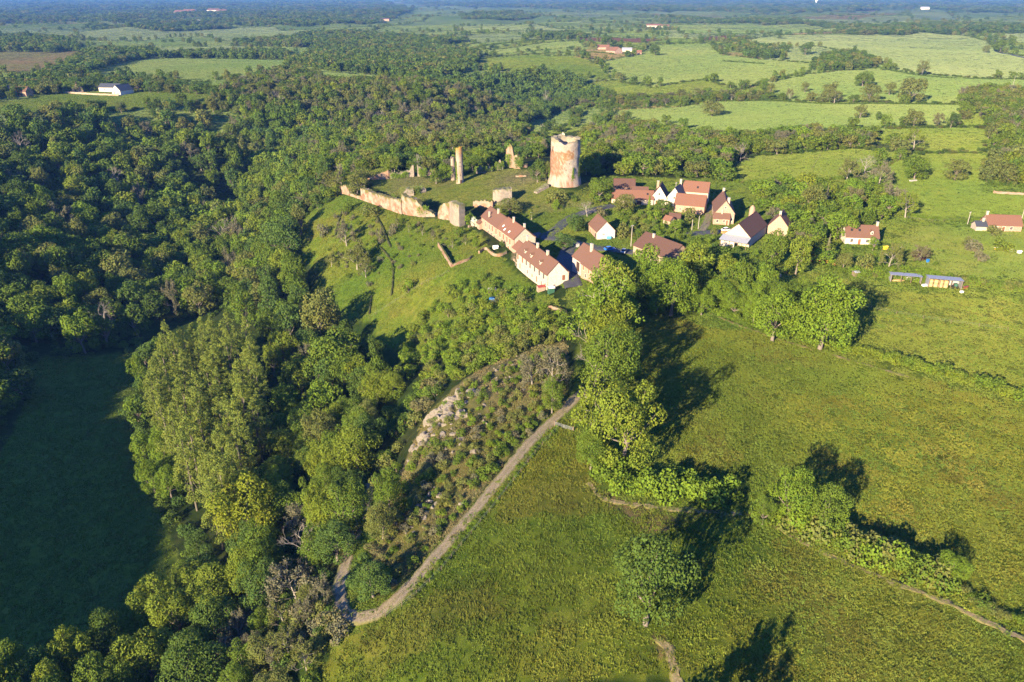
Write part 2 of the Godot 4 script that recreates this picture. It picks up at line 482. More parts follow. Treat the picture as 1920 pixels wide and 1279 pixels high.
# ---------------------------------------------------------------- foliage
class Heap:
	var P := PackedVector3Array()
	var N := PackedVector3Array()
	var C := PackedColorArray()
	var I := PackedInt32Array()
	func leaf(p: Vector3, n: Vector3, s: float, spin: float, c: Color) -> void:
		var t := n.cross(Vector3(0.31, 0.84, 0.44)).normalized()
		t = t.rotated(n, spin)
		var b := n.cross(t)
		var k := P.size()
		P.append(p - t * s * 0.55 - n * s * 0.10)
		P.append(p + b * s * 0.36)
		P.append(p + t * s * 0.55 - n * s * 0.10)
		P.append(p - b * s * 0.36)
		for i in 4:
			N.append(n)
			C.append(c)
		I.append_array([k, k + 1, k + 2, k, k + 2, k + 3])
	func blade(p: Vector3, top: Vector3, side: Vector3, c: Color) -> void:
		var k := P.size()
		P.append(p - side)
		P.append(p + side)
		P.append(top)
		var n := side.cross(top - p).normalized()
		for i in 3:
			N.append(n)
			C.append(c)
		I.append_array([k, k + 2, k + 1])
	func tube(pts: PackedVector3Array, rad: PackedFloat32Array, sides: int, c: Color) -> void:
		var k := P.size()
		for i in pts.size():
			var d := (pts[mini(i + 1, pts.size() - 1)] - pts[maxi(i - 1, 0)]).normalized()
			var u := d.cross(Vector3(0.62, 0.1, 0.77)).normalized()
			var v := d.cross(u)
			for j in sides:
				var a := TAU * j / sides
				var o := u * cos(a) + v * sin(a)
				P.append(pts[i] + o * rad[i])
				N.append(o)
				C.append(c)
		for i in pts.size() - 1:
			for j in sides:
				var q := k + i * sides + j
				var e := k + i * sides + (j + 1) % sides
				I.append_array([q, e + sides, e, q, q + sides, e + sides])
	func mesh() -> ArrayMesh:
		var arr := []
		arr.resize(Mesh.ARRAY_MAX)
		arr[Mesh.ARRAY_VERTEX] = P
		arr[Mesh.ARRAY_NORMAL] = N
		arr[Mesh.ARRAY_COLOR] = C
		arr[Mesh.ARRAY_INDEX] = I
		var m := ArrayMesh.new()
		m.add_surface_from_arrays(Mesh.PRIMITIVE_TRIANGLES, arr)
		return m

func rdir() -> Vector3:
	var y := rng.randf_range(-1, 1)
	var a := rng.randf() * TAU
	var s := sqrt(1.0 - y * y)
	return Vector3(s * cos(a), y, s * sin(a))

func leaf_tone(spread: float) -> Color:
	var v := 1.0 + rng.randf_range(-spread, spread)
	var h := rng.randf_range(-0.10, 0.14)
	return Color(v * (1.0 + h), v, v * (1.0 - h))

# clumps: Array of [centre, radius]; leaves sit on the outside of each clump and thin out where clumps meet
func leaves_on(hp: Heap, clumps: Array, per: float, size: float, spread: float, up_bias := 0.45) -> void:
	for c in clumps:
		var ce: Vector3 = c[0]
		var r: float = c[1]
		var tone := leaf_tone(0.14)
		var n := int(per * r * r)
		for k in n:
			var d := rdir()
			if d.y < -0.55 and rng.randf() < 0.7: continue
			var p := ce + d * r * rng.randf_range(0.72, 1.08) * Vector3(1, 0.9, 1)
			var buried := false
			for o in clumps:
				if o == c: continue
				if (p - (o[0] as Vector3)).length_squared() < (o[1] as float) * (o[1] as float) * 0.42:
					buried = true
					break
			if buried: continue
			var nn := (d * 0.75 + Vector3(0, up_bias, 0) + rdir() * 0.75).normalized()
			hp.leaf(p, nn, size * rng.randf_range(0.7, 1.35), rng.randf() * TAU, tone * leaf_tone(spread))

func limbs(clumps: Array, trunk_h: float, r0: float, c: Color, n: int) -> ArrayMesh:
	var hp := Heap.new()
	var lean := Vector3(rng.randf_range(-0.5, 0.5), 0, rng.randf_range(-0.5, 0.5))
	hp.tube(PackedVector3Array([Vector3(0, -1.2, 0), Vector3(0, 0.15, 0), lean * 0.3 + Vector3(0, trunk_h * 0.5, 0), lean + Vector3(0, trunk_h, 0)]), PackedFloat32Array([r0 * 1.5, r0 * 1.25, r0 * 0.95, r0 * 0.75]), 7, c)
	var fork := lean + Vector3(0, trunk_h * 0.92, 0)
	for k in mini(n, clumps.size()):
		var e: Vector3 = clumps[k][0]
		var from := fork - Vector3(0, trunk_h * 0.25 * rng.randf(), 0)
		var mid := from.lerp(e, 0.5) + Vector3(0, -0.3, 0) + rdir() * 0.35
		hp.tube(PackedVector3Array([from, mid, e]), PackedFloat32Array([r0 * 0.5, r0 * 0.3, r0 * 0.08]), 5, c)
	return hp.mesh()

# a broad crown for a tree 10 m high
func broadleaf(sd: int, wide: float, open: float, fine: float, per: float) -> Dictionary:
	rng.seed = sd
	var clumps := []
	var n := int(26 * open)
	for k in n:
		var d := rdir()
		if d.y < -0.45: d.y = -d.y * 0.5
		var q := rng.randf_range(0.50, 0.80)
		var lop := 1.0 + 0.20 * sin(3.0 * atan2(d.x, d.z) + sd) + 0.14 * sin(atan2(d.x, d.z) + sd * 2.0)
		clumps.append([Vector3(d.x * wide * q * lop, 5.2 + d.y * 4.7 * q, d.z * wide * q * lop), rng.randf_range(1.0, 1.75) * wide / 4.4])
	for k in 7:   # low skirt of foliage
		var a := TAU * k / 7.0 + rng.randf()
		clumps.append([Vector3(cos(a) * wide * 0.62, rng.randf_range(2.0, 2.9), sin(a) * wide * 0.62), rng.randf_range(1.0, 1.4) * wide / 4.4])
	clumps.append([Vector3(0, 5.6, 0), wide * 0.5])
	var hp := Heap.new()
	leaves_on(hp, clumps, per, fine, 0.22)
	var bark := Color(0.17, 0.145, 0.115)
	return {"crown": hp.mesh(), "trunk": limbs(clumps, 3.0, 0.27, bark, 9)}

func poplar(sd: int) -> Dictionary:
	rng.seed = sd
	var clumps := []
	for k in 95:
		var t := pow(rng.randf(), 0.85)
		var y := 3.0 + t * 20.0
		var rad := 3.1 * pow(sin(PI * clampf(0.14 + t * 0.84, 0.0, 1.0)), 0.8) * sqrt(rng.randf())
		var a := rng.randf() * TAU
		clumps.append([Vector3(cos(a) * rad, y + rad * 0.5, sin(a) * rad), rng.randf_range(0.5, 0.95) * (1.2 - 0.5 * t)])
	for k in 5: clumps.append([Vector3(rng.randf_range(-0.5, 0.5), 22.0 + k * 0.5, rng.randf_range(-0.5, 0.5)), 0.6 - k * 0.07])
	var hp := Heap.new()
	leaves_on(hp, clumps, 170.0, 0.27, 0.28, 0.25)
	return {"crown": hp.mesh(), "trunk": limbs(clumps, 17.0, 0.24, Color(0.13, 0.115, 0.09), 8)}

func shrub(sd: int, fine: float, per: float) -> Dictionary:
	rng.seed = sd
	var clumps := []
	for k in 11:
		var a := rng.randf() * TAU
		var q := sqrt(rng.randf()) * 1.35
		clumps.append([Vector3(cos(a) * q, rng.randf_range(0.5, 1.9) - q * 0.25, sin(a) * q), rng.randf_range(0.55, 0.9)])
	var hp := Heap.new()
	leaves_on(hp, clumps, per, fine, 0.25)
	var st := Heap.new()
	for k in 5:
		var e: Vector3 = clumps[k][0]
		st.tube(PackedVector3Array([Vector3(rng.randf_range(-0.2, 0.2), -0.6, rng.randf_range(-0.2, 0.2)), e * 0.5 + rdir() * 0.1, e]), PackedFloat32Array([0.09, 0.06, 0.02]), 4, Color(0.15, 0.12, 0.09))
	return {"crown": hp.mesh(), "trunk": st.mesh()}

func branch(hp: Heap, p: Vector3, d: Vector3, len: float, r: float, depth: int, c: Color, tips: Array) -> void:
	var mid := p + d * len * 0.5 + rdir() * len * 0.06
	var e := p + (d + rdir() * 0.18).normalized() * len
	hp.tube(PackedVector3Array([p, mid, e]), PackedFloat32Array([r, r * 0.8, r * 0.55]), 5 if depth > 2 else 3, c)
	if depth == 0:
		tips.append(e)
		return
	var n := 3 if depth > 1 else 4
	for k in n:
		var nd := (d + rdir() * 0.85 + Vector3(0, 0.12, 0)).normalized()
		branch(hp, p.lerp(e, rng.randf_range(0.55, 1.0)), nd, len * rng.randf_range(0.55, 0.8), r * 0.52, depth - 1, c, tips)

# a leafless or thinly leafed tree 10 m high
func bare(sd: int, depth: int, leaves: int, c: Color, lean := 0.1) -> Dictionary:
	rng.seed = sd
	var hp := Heap.new()
	var tips := []
	var sway := Vector3(rng.randf_range(-0.5, 0.5), 0, rng.randf_range(-0.5, 0.5)) * (1.0 + lean * 2.0)
	hp.tube(PackedVector3Array([Vector3(0, -1, 0), Vector3(0, 0.2, 0), sway * 0.4 + Vector3(0, 2.4, 0), sway + Vector3(0, 5.2, 0)]), PackedFloat32Array([0.30, 0.26, 0.19, 0.09]), 7, c)
	for k in 9:
		var y := 1.3 + 4.0 * k / 8.0
		var a := k * 2.4 + rng.randf() * 0.8
		var rise := lerpf(0.35, 1.6, k / 8.0) + rng.randf_range(-0.2, 0.2)
		var d := Vector3(cos(a), rise, sin(a)).normalized()
		branch(hp, sway * (y / 5.2) + Vector3(0, y, 0), d, lerpf(3.0, 2.3, k / 8.0) * rng.randf_range(0.8, 1.15), 0.10, depth, c, tips)
	var lf := Heap.new()
	for k in leaves:
		var t: Vector3 = tips[rng.randi() % tips.size()]
		lf.leaf(t * rng.randf_range(0.86, 1.0) + rdir() * rng.randf() * 0.7, (rdir() + Vector3(0, 0.4, 0)).normalized(), rng.randf_range(0.18, 0.38), rng.randf() * TAU, leaf_tone(0.3))
	return {"trunk": hp.mesh(), "crown": lf.mesh() if leaves > 0 else null}

func conifer(sd: int) -> Dictionary:
	rng.seed = sd
	var hp := Heap.new()
	for k in 2600:
		var t := 1.0 - sqrt(rng.randf())
		var y := 0.8 + t * 9.2
		var r := (1.0 - t) * 2.5 * (0.75 + 0.25 * sin(y * 5.0)) * rng.randf_range(0.6, 1.05)
		var a := rng.randf() * TAU
		hp.leaf(Vector3(cos(a) * r, y, sin(a) * r), (Vector3(cos(a), 0.8, sin(a)) + rdir() * 0.6).normalized(), rng.randf_range(0.25, 0.5), rng.randf() * TAU, leaf_tone(0.25))
	var st := Heap.new()
	st.tube(PackedVector3Array([Vector3(0, -1, 0), Vector3(0, 9.4, 0)]), PackedFloat32Array([0.22, 0.03]), 6, Color(0.15, 0.11, 0.08))
	return {"crown": hp.mesh(), "trunk": st.mesh()}

var proto := {}
const TINT := {
	"mid": Color(0.090, 0.134, 0.018), "yellow": Color(0.130, 0.168, 0.020), "dark": Color(0.066, 0.104, 0.019), "olive": Color(0.122, 0.136, 0.034),
	"lime": Color(0.114, 0.172, 0.018), "grey": Color(0.135, 0.130, 0.072), "poplar": Color(0.156, 0.192, 0.034), "brown": Color(0.128, 0.122, 0.052),
	"white": Color(0.620, 0.620, 0.520), "deep": Color(0.070, 0.114, 0.024), "gold": Color(0.152, 0.180, 0.017), "plum": Color(0.060, 0.028, 0.030)}

func make_protos() -> void:
	for k in TINT:
		var m := mat(TINT[k], 0.75, 0.12)
		m.vertex_color_use_as_albedo = true
		m.backlight_enabled = true
		m.backlight = Color(0.42, 0.50, 0.22)
		M["leaf_" + k] = m
	var b := mat(Color(1, 1, 1), 0.95, 0.1)
	b.vertex_color_use_as_albedo = true
	M.bark = b
	proto.broad = []
	for k in 6: proto.broad.append(broadleaf(100 + k, [4.6, 4.2, 5.0, 3.8, 4.8, 4.4][k], [1.0, 0.8, 1.15, 0.9, 0.75, 1.1][k], 0.40, 95.0))
	proto.fine = []
	for k in 4: proto.fine.append(broadleaf(120 + k, [4.6, 4.9, 4.2, 4.7][k], [1.1, 1.3, 0.95, 0.8][k], 0.25, 215.0))
	proto.mass = []
	for k in 4: proto.mass.append(broadleaf(140 + k, [4.6, 4.3, 4.9, 4.2][k], [0.8, 0.7, 0.9, 0.75][k], 0.62, 42.0))
	proto.distant = []
	for k in 3: proto.distant.append(broadleaf(170 + k, 4.6, 0.55, 1.1, 14.0))
	proto.poplar = []
	for k in 4: proto.poplar.append(poplar(200 + k))
	proto.shrub = []
	for k in 4: proto.shrub.append(shrub(300 + k, 0.27, 190.0))
	proto.thin = []
	for k in 4: proto.thin.append(bare(400 + k, 2, 4200, Color(0.25, 0.22, 0.18)))
	proto.bare = []
	for k in 3: proto.bare.append(bare(500 + k, 3, 0, Color(0.24, 0.215, 0.18), 0.25))
	proto.conifer = [conifer(600)]

# one tree as a thing of its own: trunk and crown
func tree(called: String, kind: String, v: int, tint: String, p: Vector3, h: float, w: float, label: String, group: String, category := "tree") -> Node3D:
	var o := thing(called, label, category, p, rng.randf() * TAU, group)
	var full := 24.5 if kind == "poplar" else 2.6 if kind == "shrub" else 10.0
	var across := 6.2 if kind == "poplar" else 3.9 if kind == "shrub" else 9.6
	o.scale = Vector3(w / across, h / full, w / across)
	if kind == "broad" and px_scale(p) > 6.2: kind = "fine"
	var d: Dictionary = proto[kind][v % proto[kind].size()]
	part("stems" if kind == "shrub" else "trunk", d.trunk, M.bark, o)
	if d.crown != null: part("foliage" if kind == "shrub" else "crown", d.crown, M["leaf_" + tint], o)
	return o

# ---------------------------------------------------------------- woods
# outline of the stems in photo pixels, spacing, heights, mixture of [kind, tint, weight], place words
func wood_list() -> Array:
	var deep := [["broad", "dark", 1.6], ["broad", "mid", 4.5], ["broad", "deep", 1.6], ["broad", "yellow", 2.2], ["broad", "olive", 2.0], ["thin", "grey", 0.6], ["broad", "lime", 1.2], ["bare", "grey", 0.22]]
	var dry := [["broad", "olive", 4], ["broad", "mid", 3.5], ["thin", "grey", 1.6], ["broad", "brown", 0.9], ["thin", "olive", 1.8], ["broad", "dark", 0.8], ["broad", "yellow", 1.0], ["bare", "grey", 0.4]]
	var green := [["broad", "lime", 2], ["broad", "mid", 4], ["broad", "deep", 2], ["broad", "yellow", 2], ["thin", "grey", 0.5], ["broad", "olive", 1]]
	var far := [["broad", "dark", 2], ["broad", "mid", 3], ["broad", "olive", 2], ["broad", "deep", 2]]
	return [
		["on the shaded valley side opposite the castle", 11.5, 12, 19, deep, [-40,245, 140,228, 260,235, 385,225, 425,280, 445,345, 425,420, 400,490, 310,580, 262,668, 80,672, 45,770, -40,850, -160,700, -160,400]],
		["on the valley floor below the castle terraces", 10.5, 12, 19, green, [425,255, 560,205, 640,225, 665,280, 632,325, 590,380, 550,440, 565,530, 605,600, 560,660, 420,590, 330,600, 310,580, 400,490, 425,420, 460,390, 440,345]],
		["in the wood between poplars and rocks", 8.2, 9, 16, deep, [505,690, 600,650, 690,655, 745,720, 740,800, 705,880, 690,930, 640,1040, 620,1100, 560,1150, 470,1160, 430,1080, 500,960, 520,800]],
		["at the foot of the poplars", 7.6, 9, 13, [["broad", "mid", 3], ["broad", "lime", 2], ["broad", "deep", 2]], [262,690, 300,680, 300,780, 310,860, 345,960, 400,1060, 420,1100, 370,1110, 320,1010, 275,900, 252,800]],
		["in the belt closing the valley meadow", 8.5, 11, 17, [["broad", "mid", 3], ["broad", "yellow", 2], ["broad", "dark", 3], ["broad", "gold", 0.6]], [-60,1330, 80,1262, 220,1215, 345,1130, 410,1120, 430,1220, 400,1340, 200,1430, -60,1430]],
		["on the grey bank below the hairpin", 5.4, 5, 9, [["thin", "grey", 2.5], ["broad", "olive", 1.5], ["broad", "mid", 1.5], ["thin", "olive", 1]], [545,1150, 620,1118, 627,1168, 612,1220, 560,1310, 430,1340, 420,1230, 480,1180]],
		["on the hill behind the castle ruins", 9.6, 9, 15, dry, [440,215, 600,165, 740,163, 900,180, 1030,212, 975,240, 990,262, 925,292, 850,298, 725,288, 655,285, 615,262, 560,225]],
		["on the steep dry slope of the castle spur", 6.4, 5, 9, dry, [520,310, 600,270, 660,285, 645,320, 642,352, 628,374, 592,398, 560,420, 545,450, 510,470, 480,400]],
		["on the wooded rim above the valley", 9.5, 8, 13, dry, [395,205, 430,170, 500,145, 560,132, 600,150, 640,165, 560,190, 480,215, 430,235]],
		["in the thicket behind the castle ward", 6.5, 5, 9, green, [590,300, 640,325, 640,345, 700,326, 735,322, 770,322, 850,322, 900,318, 960,300, 1010,296, 1030,280, 1000,262, 925,290, 850,298, 725,288, 655,283, 600,285]],
		["in the dark gorge beyond the castle", 11.0, 11, 17, [["broad", "dark", 4], ["broad", "deep", 4], ["broad", "mid", 3]], [750,152, 900,150, 1010,140, 1090,155, 1125,182, 1060,205, 1010,225, 900,186, 800,170]],
		["in the wood behind the keep and the hamlet", 9.0, 7, 11, [["broad", "lime", 2], ["broad", "mid", 4], ["broad", "olive", 2.5], ["thin", "grey", 2], ["broad", "yellow", 1]], [1085,252, 1160,238, 1290,260, 1400,262, 1500,254, 1640,258, 1640,277, 1520,287, 1380,292, 1365,340, 1270,332, 1160,328, 1095,332, 1100,280]],
		["in the scrubby strip above the strip field", 10.0, 4, 8, dry, [1090,194, 1200,182, 1330,176, 1440,180, 1480,184, 1430,190, 1330,192, 1200,203, 1100,206]],
		["in the belt of trees beside the brown track", 9.0, 8, 12, [["broad", "olive", 3], ["broad", "mid", 3], ["broad", "yellow", 1.5], ["thin", "grey", 1]], [1800,180, 1860,172, 1990,190, 1990,360, 1870,352, 1840,340, 1862,270, 1868,240, 1822,205]],
		["among the village gardens", 7.5, 5, 10, [["broad", "lime", 3], ["broad", "mid", 4], ["broad", "yellow", 2], ["thin", "grey", 0.7]], [1400,352, 1480,350, 1560,372, 1640,352, 1690,390, 1660,420, 1600,425, 1570,470, 1540,505, 1490,490, 1470,440, 1440,400]],
		["between the hamlet and the hay field", 6.8, 8, 13, [["broad", "lime", 4], ["broad", "mid", 4], ["broad", "yellow", 2]], [1110,600, 1165,548, 1230,535, 1300,500, 1345,515, 1420,540, 1500,590, 1560,640, 1500,630, 1390,606, 1330,596, 1260,592, 1190,606, 1130,640]],
		["in the gorge wood on the far side of the hill", 11.0, 9, 14, far, [540,122, 600,86, 760,80, 850,92, 905,106, 880,132, 860,142, 790,152, 700,140, 600,134]],
		["in the wood beside the stubble field", 12.0, 9, 14, far, [-60,72, 60,68, 130,78, 150,97, 80,99, -60,99]],
		["in the tree belt above the far farmhouse", 11.0, 8, 13, far, [150,104, 200,95, 285,98, 300,107, 230,118, 170,140, 110,165, 60,158, 130,125]],
		["in the row of round trees along the pale field", 12.0, 10, 14, far, [300,107, 420,103, 545,104, 548,113, 400,110, 300,110]],
		["in the copse behind the white farmhouse", 10.0, 8, 12, far, [-20,165, 40,150, 140,150, 200,158, 300,160, 400,172, 420,182, 330,176, 200,170, 60,180, -40,190]],
		["on the hedged hill above the strip field", 11.0, 8, 13, far, [1370,78, 1400,85, 1470,105, 1445,112, 1400,104, 1362,92]],
		["in the copse below the wide pale field", 10.0, 8, 13, far, [1525,122, 1560,105, 1600,104, 1645,122, 1620,132, 1540,135]],
		["on the plain beyond the farms", 16.0, 9, 14, far, [600,62, 700,68, 800,72, 880,76, 840,86, 740,80, 640,82, 560,90, 480,86, 440,80, 540,72]],
		["on the plain beyond the farms", 16.0, 9, 14, far, [170,46, 300,52, 420,48, 440,54, 300,60, 160,54]],
		["on the plain beyond the farms", 17.0, 9, 14, far, [860,30, 960,24, 1012,31, 930,38, 870,36]],
		["on the plain beyond the farms", 16.0, 9, 13, far, [1010,62, 1080,66, 1110,74, 1040,72, 985,72]],
		["on the plain beyond the farms", 17.0, 9, 14, far, [1240,33, 1400,38, 1560,48, 1660,52, 1760,50, 1990,46, 1990,58, 1700,62, 1620,54, 1500,45, 1380,44, 1240,42]],
		["on the plain beyond the farms", 17.0, 9, 14, far, [1560,58, 1640,56, 1720,62, 1700,68, 1600,66]],
		["in the blue woods on the horizon", 22.0, 9, 15, far, [-120,2, 720,2, 770,20, 700,45, 560,52, 420,46, 300,50, 150,41, -120,40]],
		["in the blue woods on the horizon", 22.0, 9, 15, far, [740,3, 2040,3, 2040,22, 1830,26, 1700,17, 1500,24, 1250,22, 1000,15, 800,12]],
	]

var cand := {}          # kind -> array of candidates
var mass := {}          # "kind|lod|v" -> [transforms, colours]

func pick(mix: Array) -> Array:
	var s := 0.0
	for m in mix: s += m[2]
	var t := rng.randf() * s
	for m in mix:
		t -= m[2]
		if t <= 0.0: return m
	return mix[0]

func add_cand(kind: String, tint: String, p: Vector3, h: float, w: float, place: String) -> void:
	var seen := in_frame(p + Vector3(0, h, 0), 30.0) or in_frame(p, 30.0)
	if not cand.has(kind): cand[kind] = []
	cand[kind].append({"tint": tint, "p": p, "h": h, "w": w, "place": place, "score": px_scale(p) * h if seen else 0.0})

func scatter(poly: PackedVector2Array, s: float, each: Callable) -> void:
	var b := box_of(poly)
	var rmin := 1e9
	var rmax := 0.0
	for q in poly:
		rmin = minf(rmin, q.length())
		rmax = maxf(rmax, q.length())
	rmin = maxf(10.0, rmin - 30.0)
	var r := rmin
	while r < rmax + 5.0:
		var st := maxf(s, r * 0.0065)
		var a := -PI + rng.randf() * st / r
		while a < PI:
			var rr := r + rng.randf_range(-0.42, 0.42) * st
			var aa := a + rng.randf_range(-0.42, 0.42) * st / r
			var q := Vector2(rr * sin(aa), -rr * cos(aa))
			if b.has_point(q) and Geometry2D.is_point_in_polygon(q, poly): each.call(q, st / s)
			a += st / r
		r += st * 0.92

func world_poly(a: Array) -> PackedVector2Array:
	var poly := PackedVector2Array()
	for i in range(0, a.size(), 2): poly.append(Vector2(a[i], a[i + 1]))
	return poly

const TINT_WORD := {"mid": "mid green", "yellow": "yellowish green", "dark": "dark green", "olive": "olive green", "lime": "bright green", "grey": "grey", "poplar": "pale olive", "brown": "brownish", "deep": "bluish green", "gold": "golden green", "white": "white blossoming", "plum": "dark red"}

func put_mass(key: String, xf: Transform3D, c: Color) -> void:
	if not mass.has(key): mass[key] = [[], []]
	mass[key][0].append(xf)
	mass[key][1].append(c)

func multi(parent: Node, called: String, mesh: Mesh, m: Material, xs: Array, cs: Array) -> MultiMeshInstance3D:
	var mm := MultiMesh.new()
	mm.transform_format = MultiMesh.TRANSFORM_3D
	mm.use_colors = not cs.is_empty()
	mm.mesh = mesh
	mm.instance_count = xs.size()
	for i in xs.size():
		mm.set_instance_transform(i, xs[i])
		if not cs.is_empty(): mm.set_instance_color(i, cs[i])
	var o := MultiMeshInstance3D.new()
	o.name = called
	o.multimesh = mm
	o.material_override = m
	parent.add_child(o, true)
	return o

func vary(c: Color, d := 0.18) -> Color:
	var v := 1.0 + rng.randf_range(-d, d)
	var h := rng.randf_range(-0.08, 0.08)
	return Color(c.r * v * (1.0 + h), c.g * v, c.b * v * (1.0 - h))

func make_woods() -> void:
	rng.seed = 7
	var white := mat(Color(1, 1, 1), 0.75, 0.12)
	white.vertex_color_use_as_albedo = true
	white.backlight_enabled = true
	white.backlight = Color(0.42, 0.50, 0.22)
	M.leaf_any = white
	for w in wood_list():
		var mix: Array = w[4]
		scatter(plan(w[5]), w[1], func(q: Vector2, f: float):
			var m := pick(mix)
			var hh := rng.randf_range(w[2], w[3])
			var p := Vector3(q.x, ground(q.x, q.y), q.y)
			if region_of(q.x, q.y) >= 0 and q.length() < 700.0 and regions[region_of(q.x, q.y)].style == "meadow": return
			add_cand(m[0], m[1], p, hh * (0.5 + 0.5 * f), w[1] * (0.85 + 0.85 * rng.randf() * rng.randf_range(0.6, 1.0)) * f, w[0]))
	# the poplar plantation
	var pop := plan([325,705, 400,690, 470,690, 500,770, 498,880, 455,1010, 405,1050, 345,960, 305,860, 292,760])
	scatter(pop, 6.6, func(q: Vector2, _f: float):
		add_cand("poplar", "poplar", Vector3(q.x, ground(q.x, q.y), q.y), rng.randf_range(20, 27), rng.randf_range(5.6, 7.6), "in the stand beside the valley meadow"))
	# the wooded plateau edge outside the frame that throws the evening shade over the valley meadow
	scatter(world_poly([-120, 0, -205, 60, -340, -170, -470, -420, -330, -420, -235, -250, -170, -150, -125, -70]), 9.0, func(q: Vector2, _f: float):
		var m := pick([["broad", "dark", 1], ["broad", "mid", 1]])
		add_cand(m[0], m[1], Vector3(q.x, ground(q.x, q.y), q.y), rng.randf_range(11, 15), rng.randf_range(9, 12), "on the hillside towards the sun"))
	# trees scattered along the field edges of the far plain
	for k in 9500:
		var r := 700.0 * exp(rng.randf() * 2.6)
		var az := deg_to_rad(rng.randf_range(-40, 40))
		var x := r * sin(az)
		var z := -r * cos(az)
		if region_of(x, z) >= 0: continue
		if nedge.get_noise_2d(x, z) > -0.86 and rng.randf() > 0.035: continue
		var f := maxf(1.0, r * 0.0065 / 12.0)
		add_cand("broad", ["dark", "mid", "olive", "deep"][rng.randi() % 4], Vector3(x, ground(x, z), z), rng.randf_range(7, 13), rng.randf_range(7, 12) * f, "on the plain beyond the farms")
	# hedgerow trees along the borders of the fields behind the village and across the valley
	for g in regions:
		if g.name != "field": continue
		var n: int = g.poly.size()
		for i in n:
			var a: Vector2 = g.poly[i]
			var b: Vector2 = g.poly[(i + 1) % n]
			if a.length() < 420.0 or b.length() < 420.0: continue
			var len := a.distance_to(b)
			var d := rng.randf() * 10.0
			while d < len:
				var q := a.lerp(b, d / len) + Vector2(rng.randf_range(-3, 3), rng.randf_range(-3, 3))
				var f := maxf(1.0, q.length() / 2200.0)
				var low := rng.randf() < 0.84
				add_cand("broad", ["dark", "mid", "olive", "mid"][rng.randi() % 4], Vector3(q.x, ground(q.x, q.y), q.y), rng.randf_range(1.4, 2.6) if low else rng.randf_range(7, 11.5), rng.randf_range(4, 6) * f if low else rng.randf_range(7, 11) * f, "in the hedgerows of the far fields")
				d += rng.randf_range(3.0, 9.0) * f if low else rng.randf_range(6.0, 22.0) * f
	place_cands()

func place_cands() -> void:
	for kind in cand:
		var list: Array = cand[kind]
		list.sort_custom(func(a, b): return a.score > b.score)
		for i in list.size():
			var c: Dictionary = list[i]
			var limit := 300 if kind == "broad" else 120
			if i < limit and c.score > 0.0:
				var called: String = {"broad": "broadleaf_tree", "thin": "half_bare_tree", "poplar": "poplar_tree", "bare": "dead_tree"}[kind]
				var noun: String = {"broad": " broadleaf tree ", "thin": " thin crowned tree ", "poplar": " poplar ", "bare": " leafless dead tree "}[kind]
				var v := rng.randi() % 12
				var size := "small " if c.h < 10.0 else "tall " if c.h > 13.0 else ""
				if kind == "poplar": size = "shorter " if c.h < 22.0 else "very tall " if c.h > 24.3 else ""
				var shape: String = ["", "narrow ", "wide ", "lopsided "][v % 4] if c.w / c.h < 0.75 or c.w / c.h > 1.0 or v % 4 == 0 else "full "
				if kind == "poplar": shape = "slim " if c.w < 6.3 else "broad " if c.w > 7.0 else ""
				if shape == "narrow " and c.w / c.h > 0.75: shape = "wide "
				if shape == "wide " and c.w / c.h < 0.75: shape = "narrow "
				tree(called, kind, v, c.tint, c.p, c.h, c.w, size + shape + TINT_WORD[c.tint] + noun + c.place, ("poplars " if kind == "poplar" else "trees ") + c.place)
			else:
				var dist: float = (c.p - EYE).length()
				if kind == "bare": continue
				var lod := "poplar" if kind == "poplar" else ("thin" if dist < 900.0 else "distant") if kind == "thin" else "broad" if dist < 260.0 else "mass" if dist < 900.0 else "distant"
				var v: int = rng.randi() % proto[lod].size()
				var b := Basis(Vector3.UP, rng.randf() * TAU).scaled(Vector3(c.w / 9.6, c.h / 10.0, c.w / 9.6))
				if lod == "poplar": b = Basis(Vector3.UP, rng.randf() * TAU).scaled(Vector3(c.w / 6.2, c.h / 24.5, c.w / 6.2))
				put_mass("%s|%d" % [lod, v], Transform3D(b, c.p), vary(TINT[c.tint]))
	print("woods: ", cand.keys().map(func(k): return [k, cand[k].size()]))
	var wood := Node3D.new()
	wood.name = "woodland"
	add_child(wood)
	tag(wood, "distant and inner woodland of the valley and the plain", "woodland", "", "stuff")
	var undergrowth := Node3D.new()
	for key in mass:
		var kv: PackedStringArray = key.split("|")
		var d: Dictionary = proto[kv[0]][int(kv[1])]
		if d.crown != null: multi(wood, "crowns", d.crown, M.leaf_any, mass[key][0], mass[key][1])
		if kv[0] != "distant": multi(wood, "trunks", d.trunk, M.bark, mass[key][0], [])
	undergrowth.free()

# ---------------------------------------------------------------- solid shapes
# a convex outline pushed along a vector; flat faces
func prism(poly: Array, push: Vector3, st: SurfaceTool = null) -> SurfaceTool:
	if st == null:
		st = SurfaceTool.new()
		st.begin(Mesh.PRIMITIVE_TRIANGLES)
		st.set_smooth_group(-1)
	var n := poly.size()
	var mid := Vector3.ZERO
	for p in poly: mid += p
	mid = mid / n + push * 0.5
	var faces := []
	faces.append(poly)
	var back := []
	for i in n: back.append(poly[n - 1 - i] + push)
	faces.append(back)
	for i in n:
		var a: Vector3 = poly[i]
		var b: Vector3 = poly[(i + 1) % n]
		faces.append([a, a + push, b + push, b])
	for f in faces:
		var nn := ((f[1] - f[0]) as Vector3).cross(f[2] - f[0])
		var c := Vector3.ZERO
		for p in f: c += p
		c /= f.size()
		var flip: bool = nn.dot(c - mid) > 0.0
		for i in range(1, f.size() - 1):
			var tri := [f[0], f[i + 1], f[i]] if flip else [f[0], f[i], f[i + 1]]
			for p in tri: st.add_vertex(p)
	return st

func done(st: SurfaceTool) -> ArrayMesh:
	st.generate_normals()
	return st.commit()

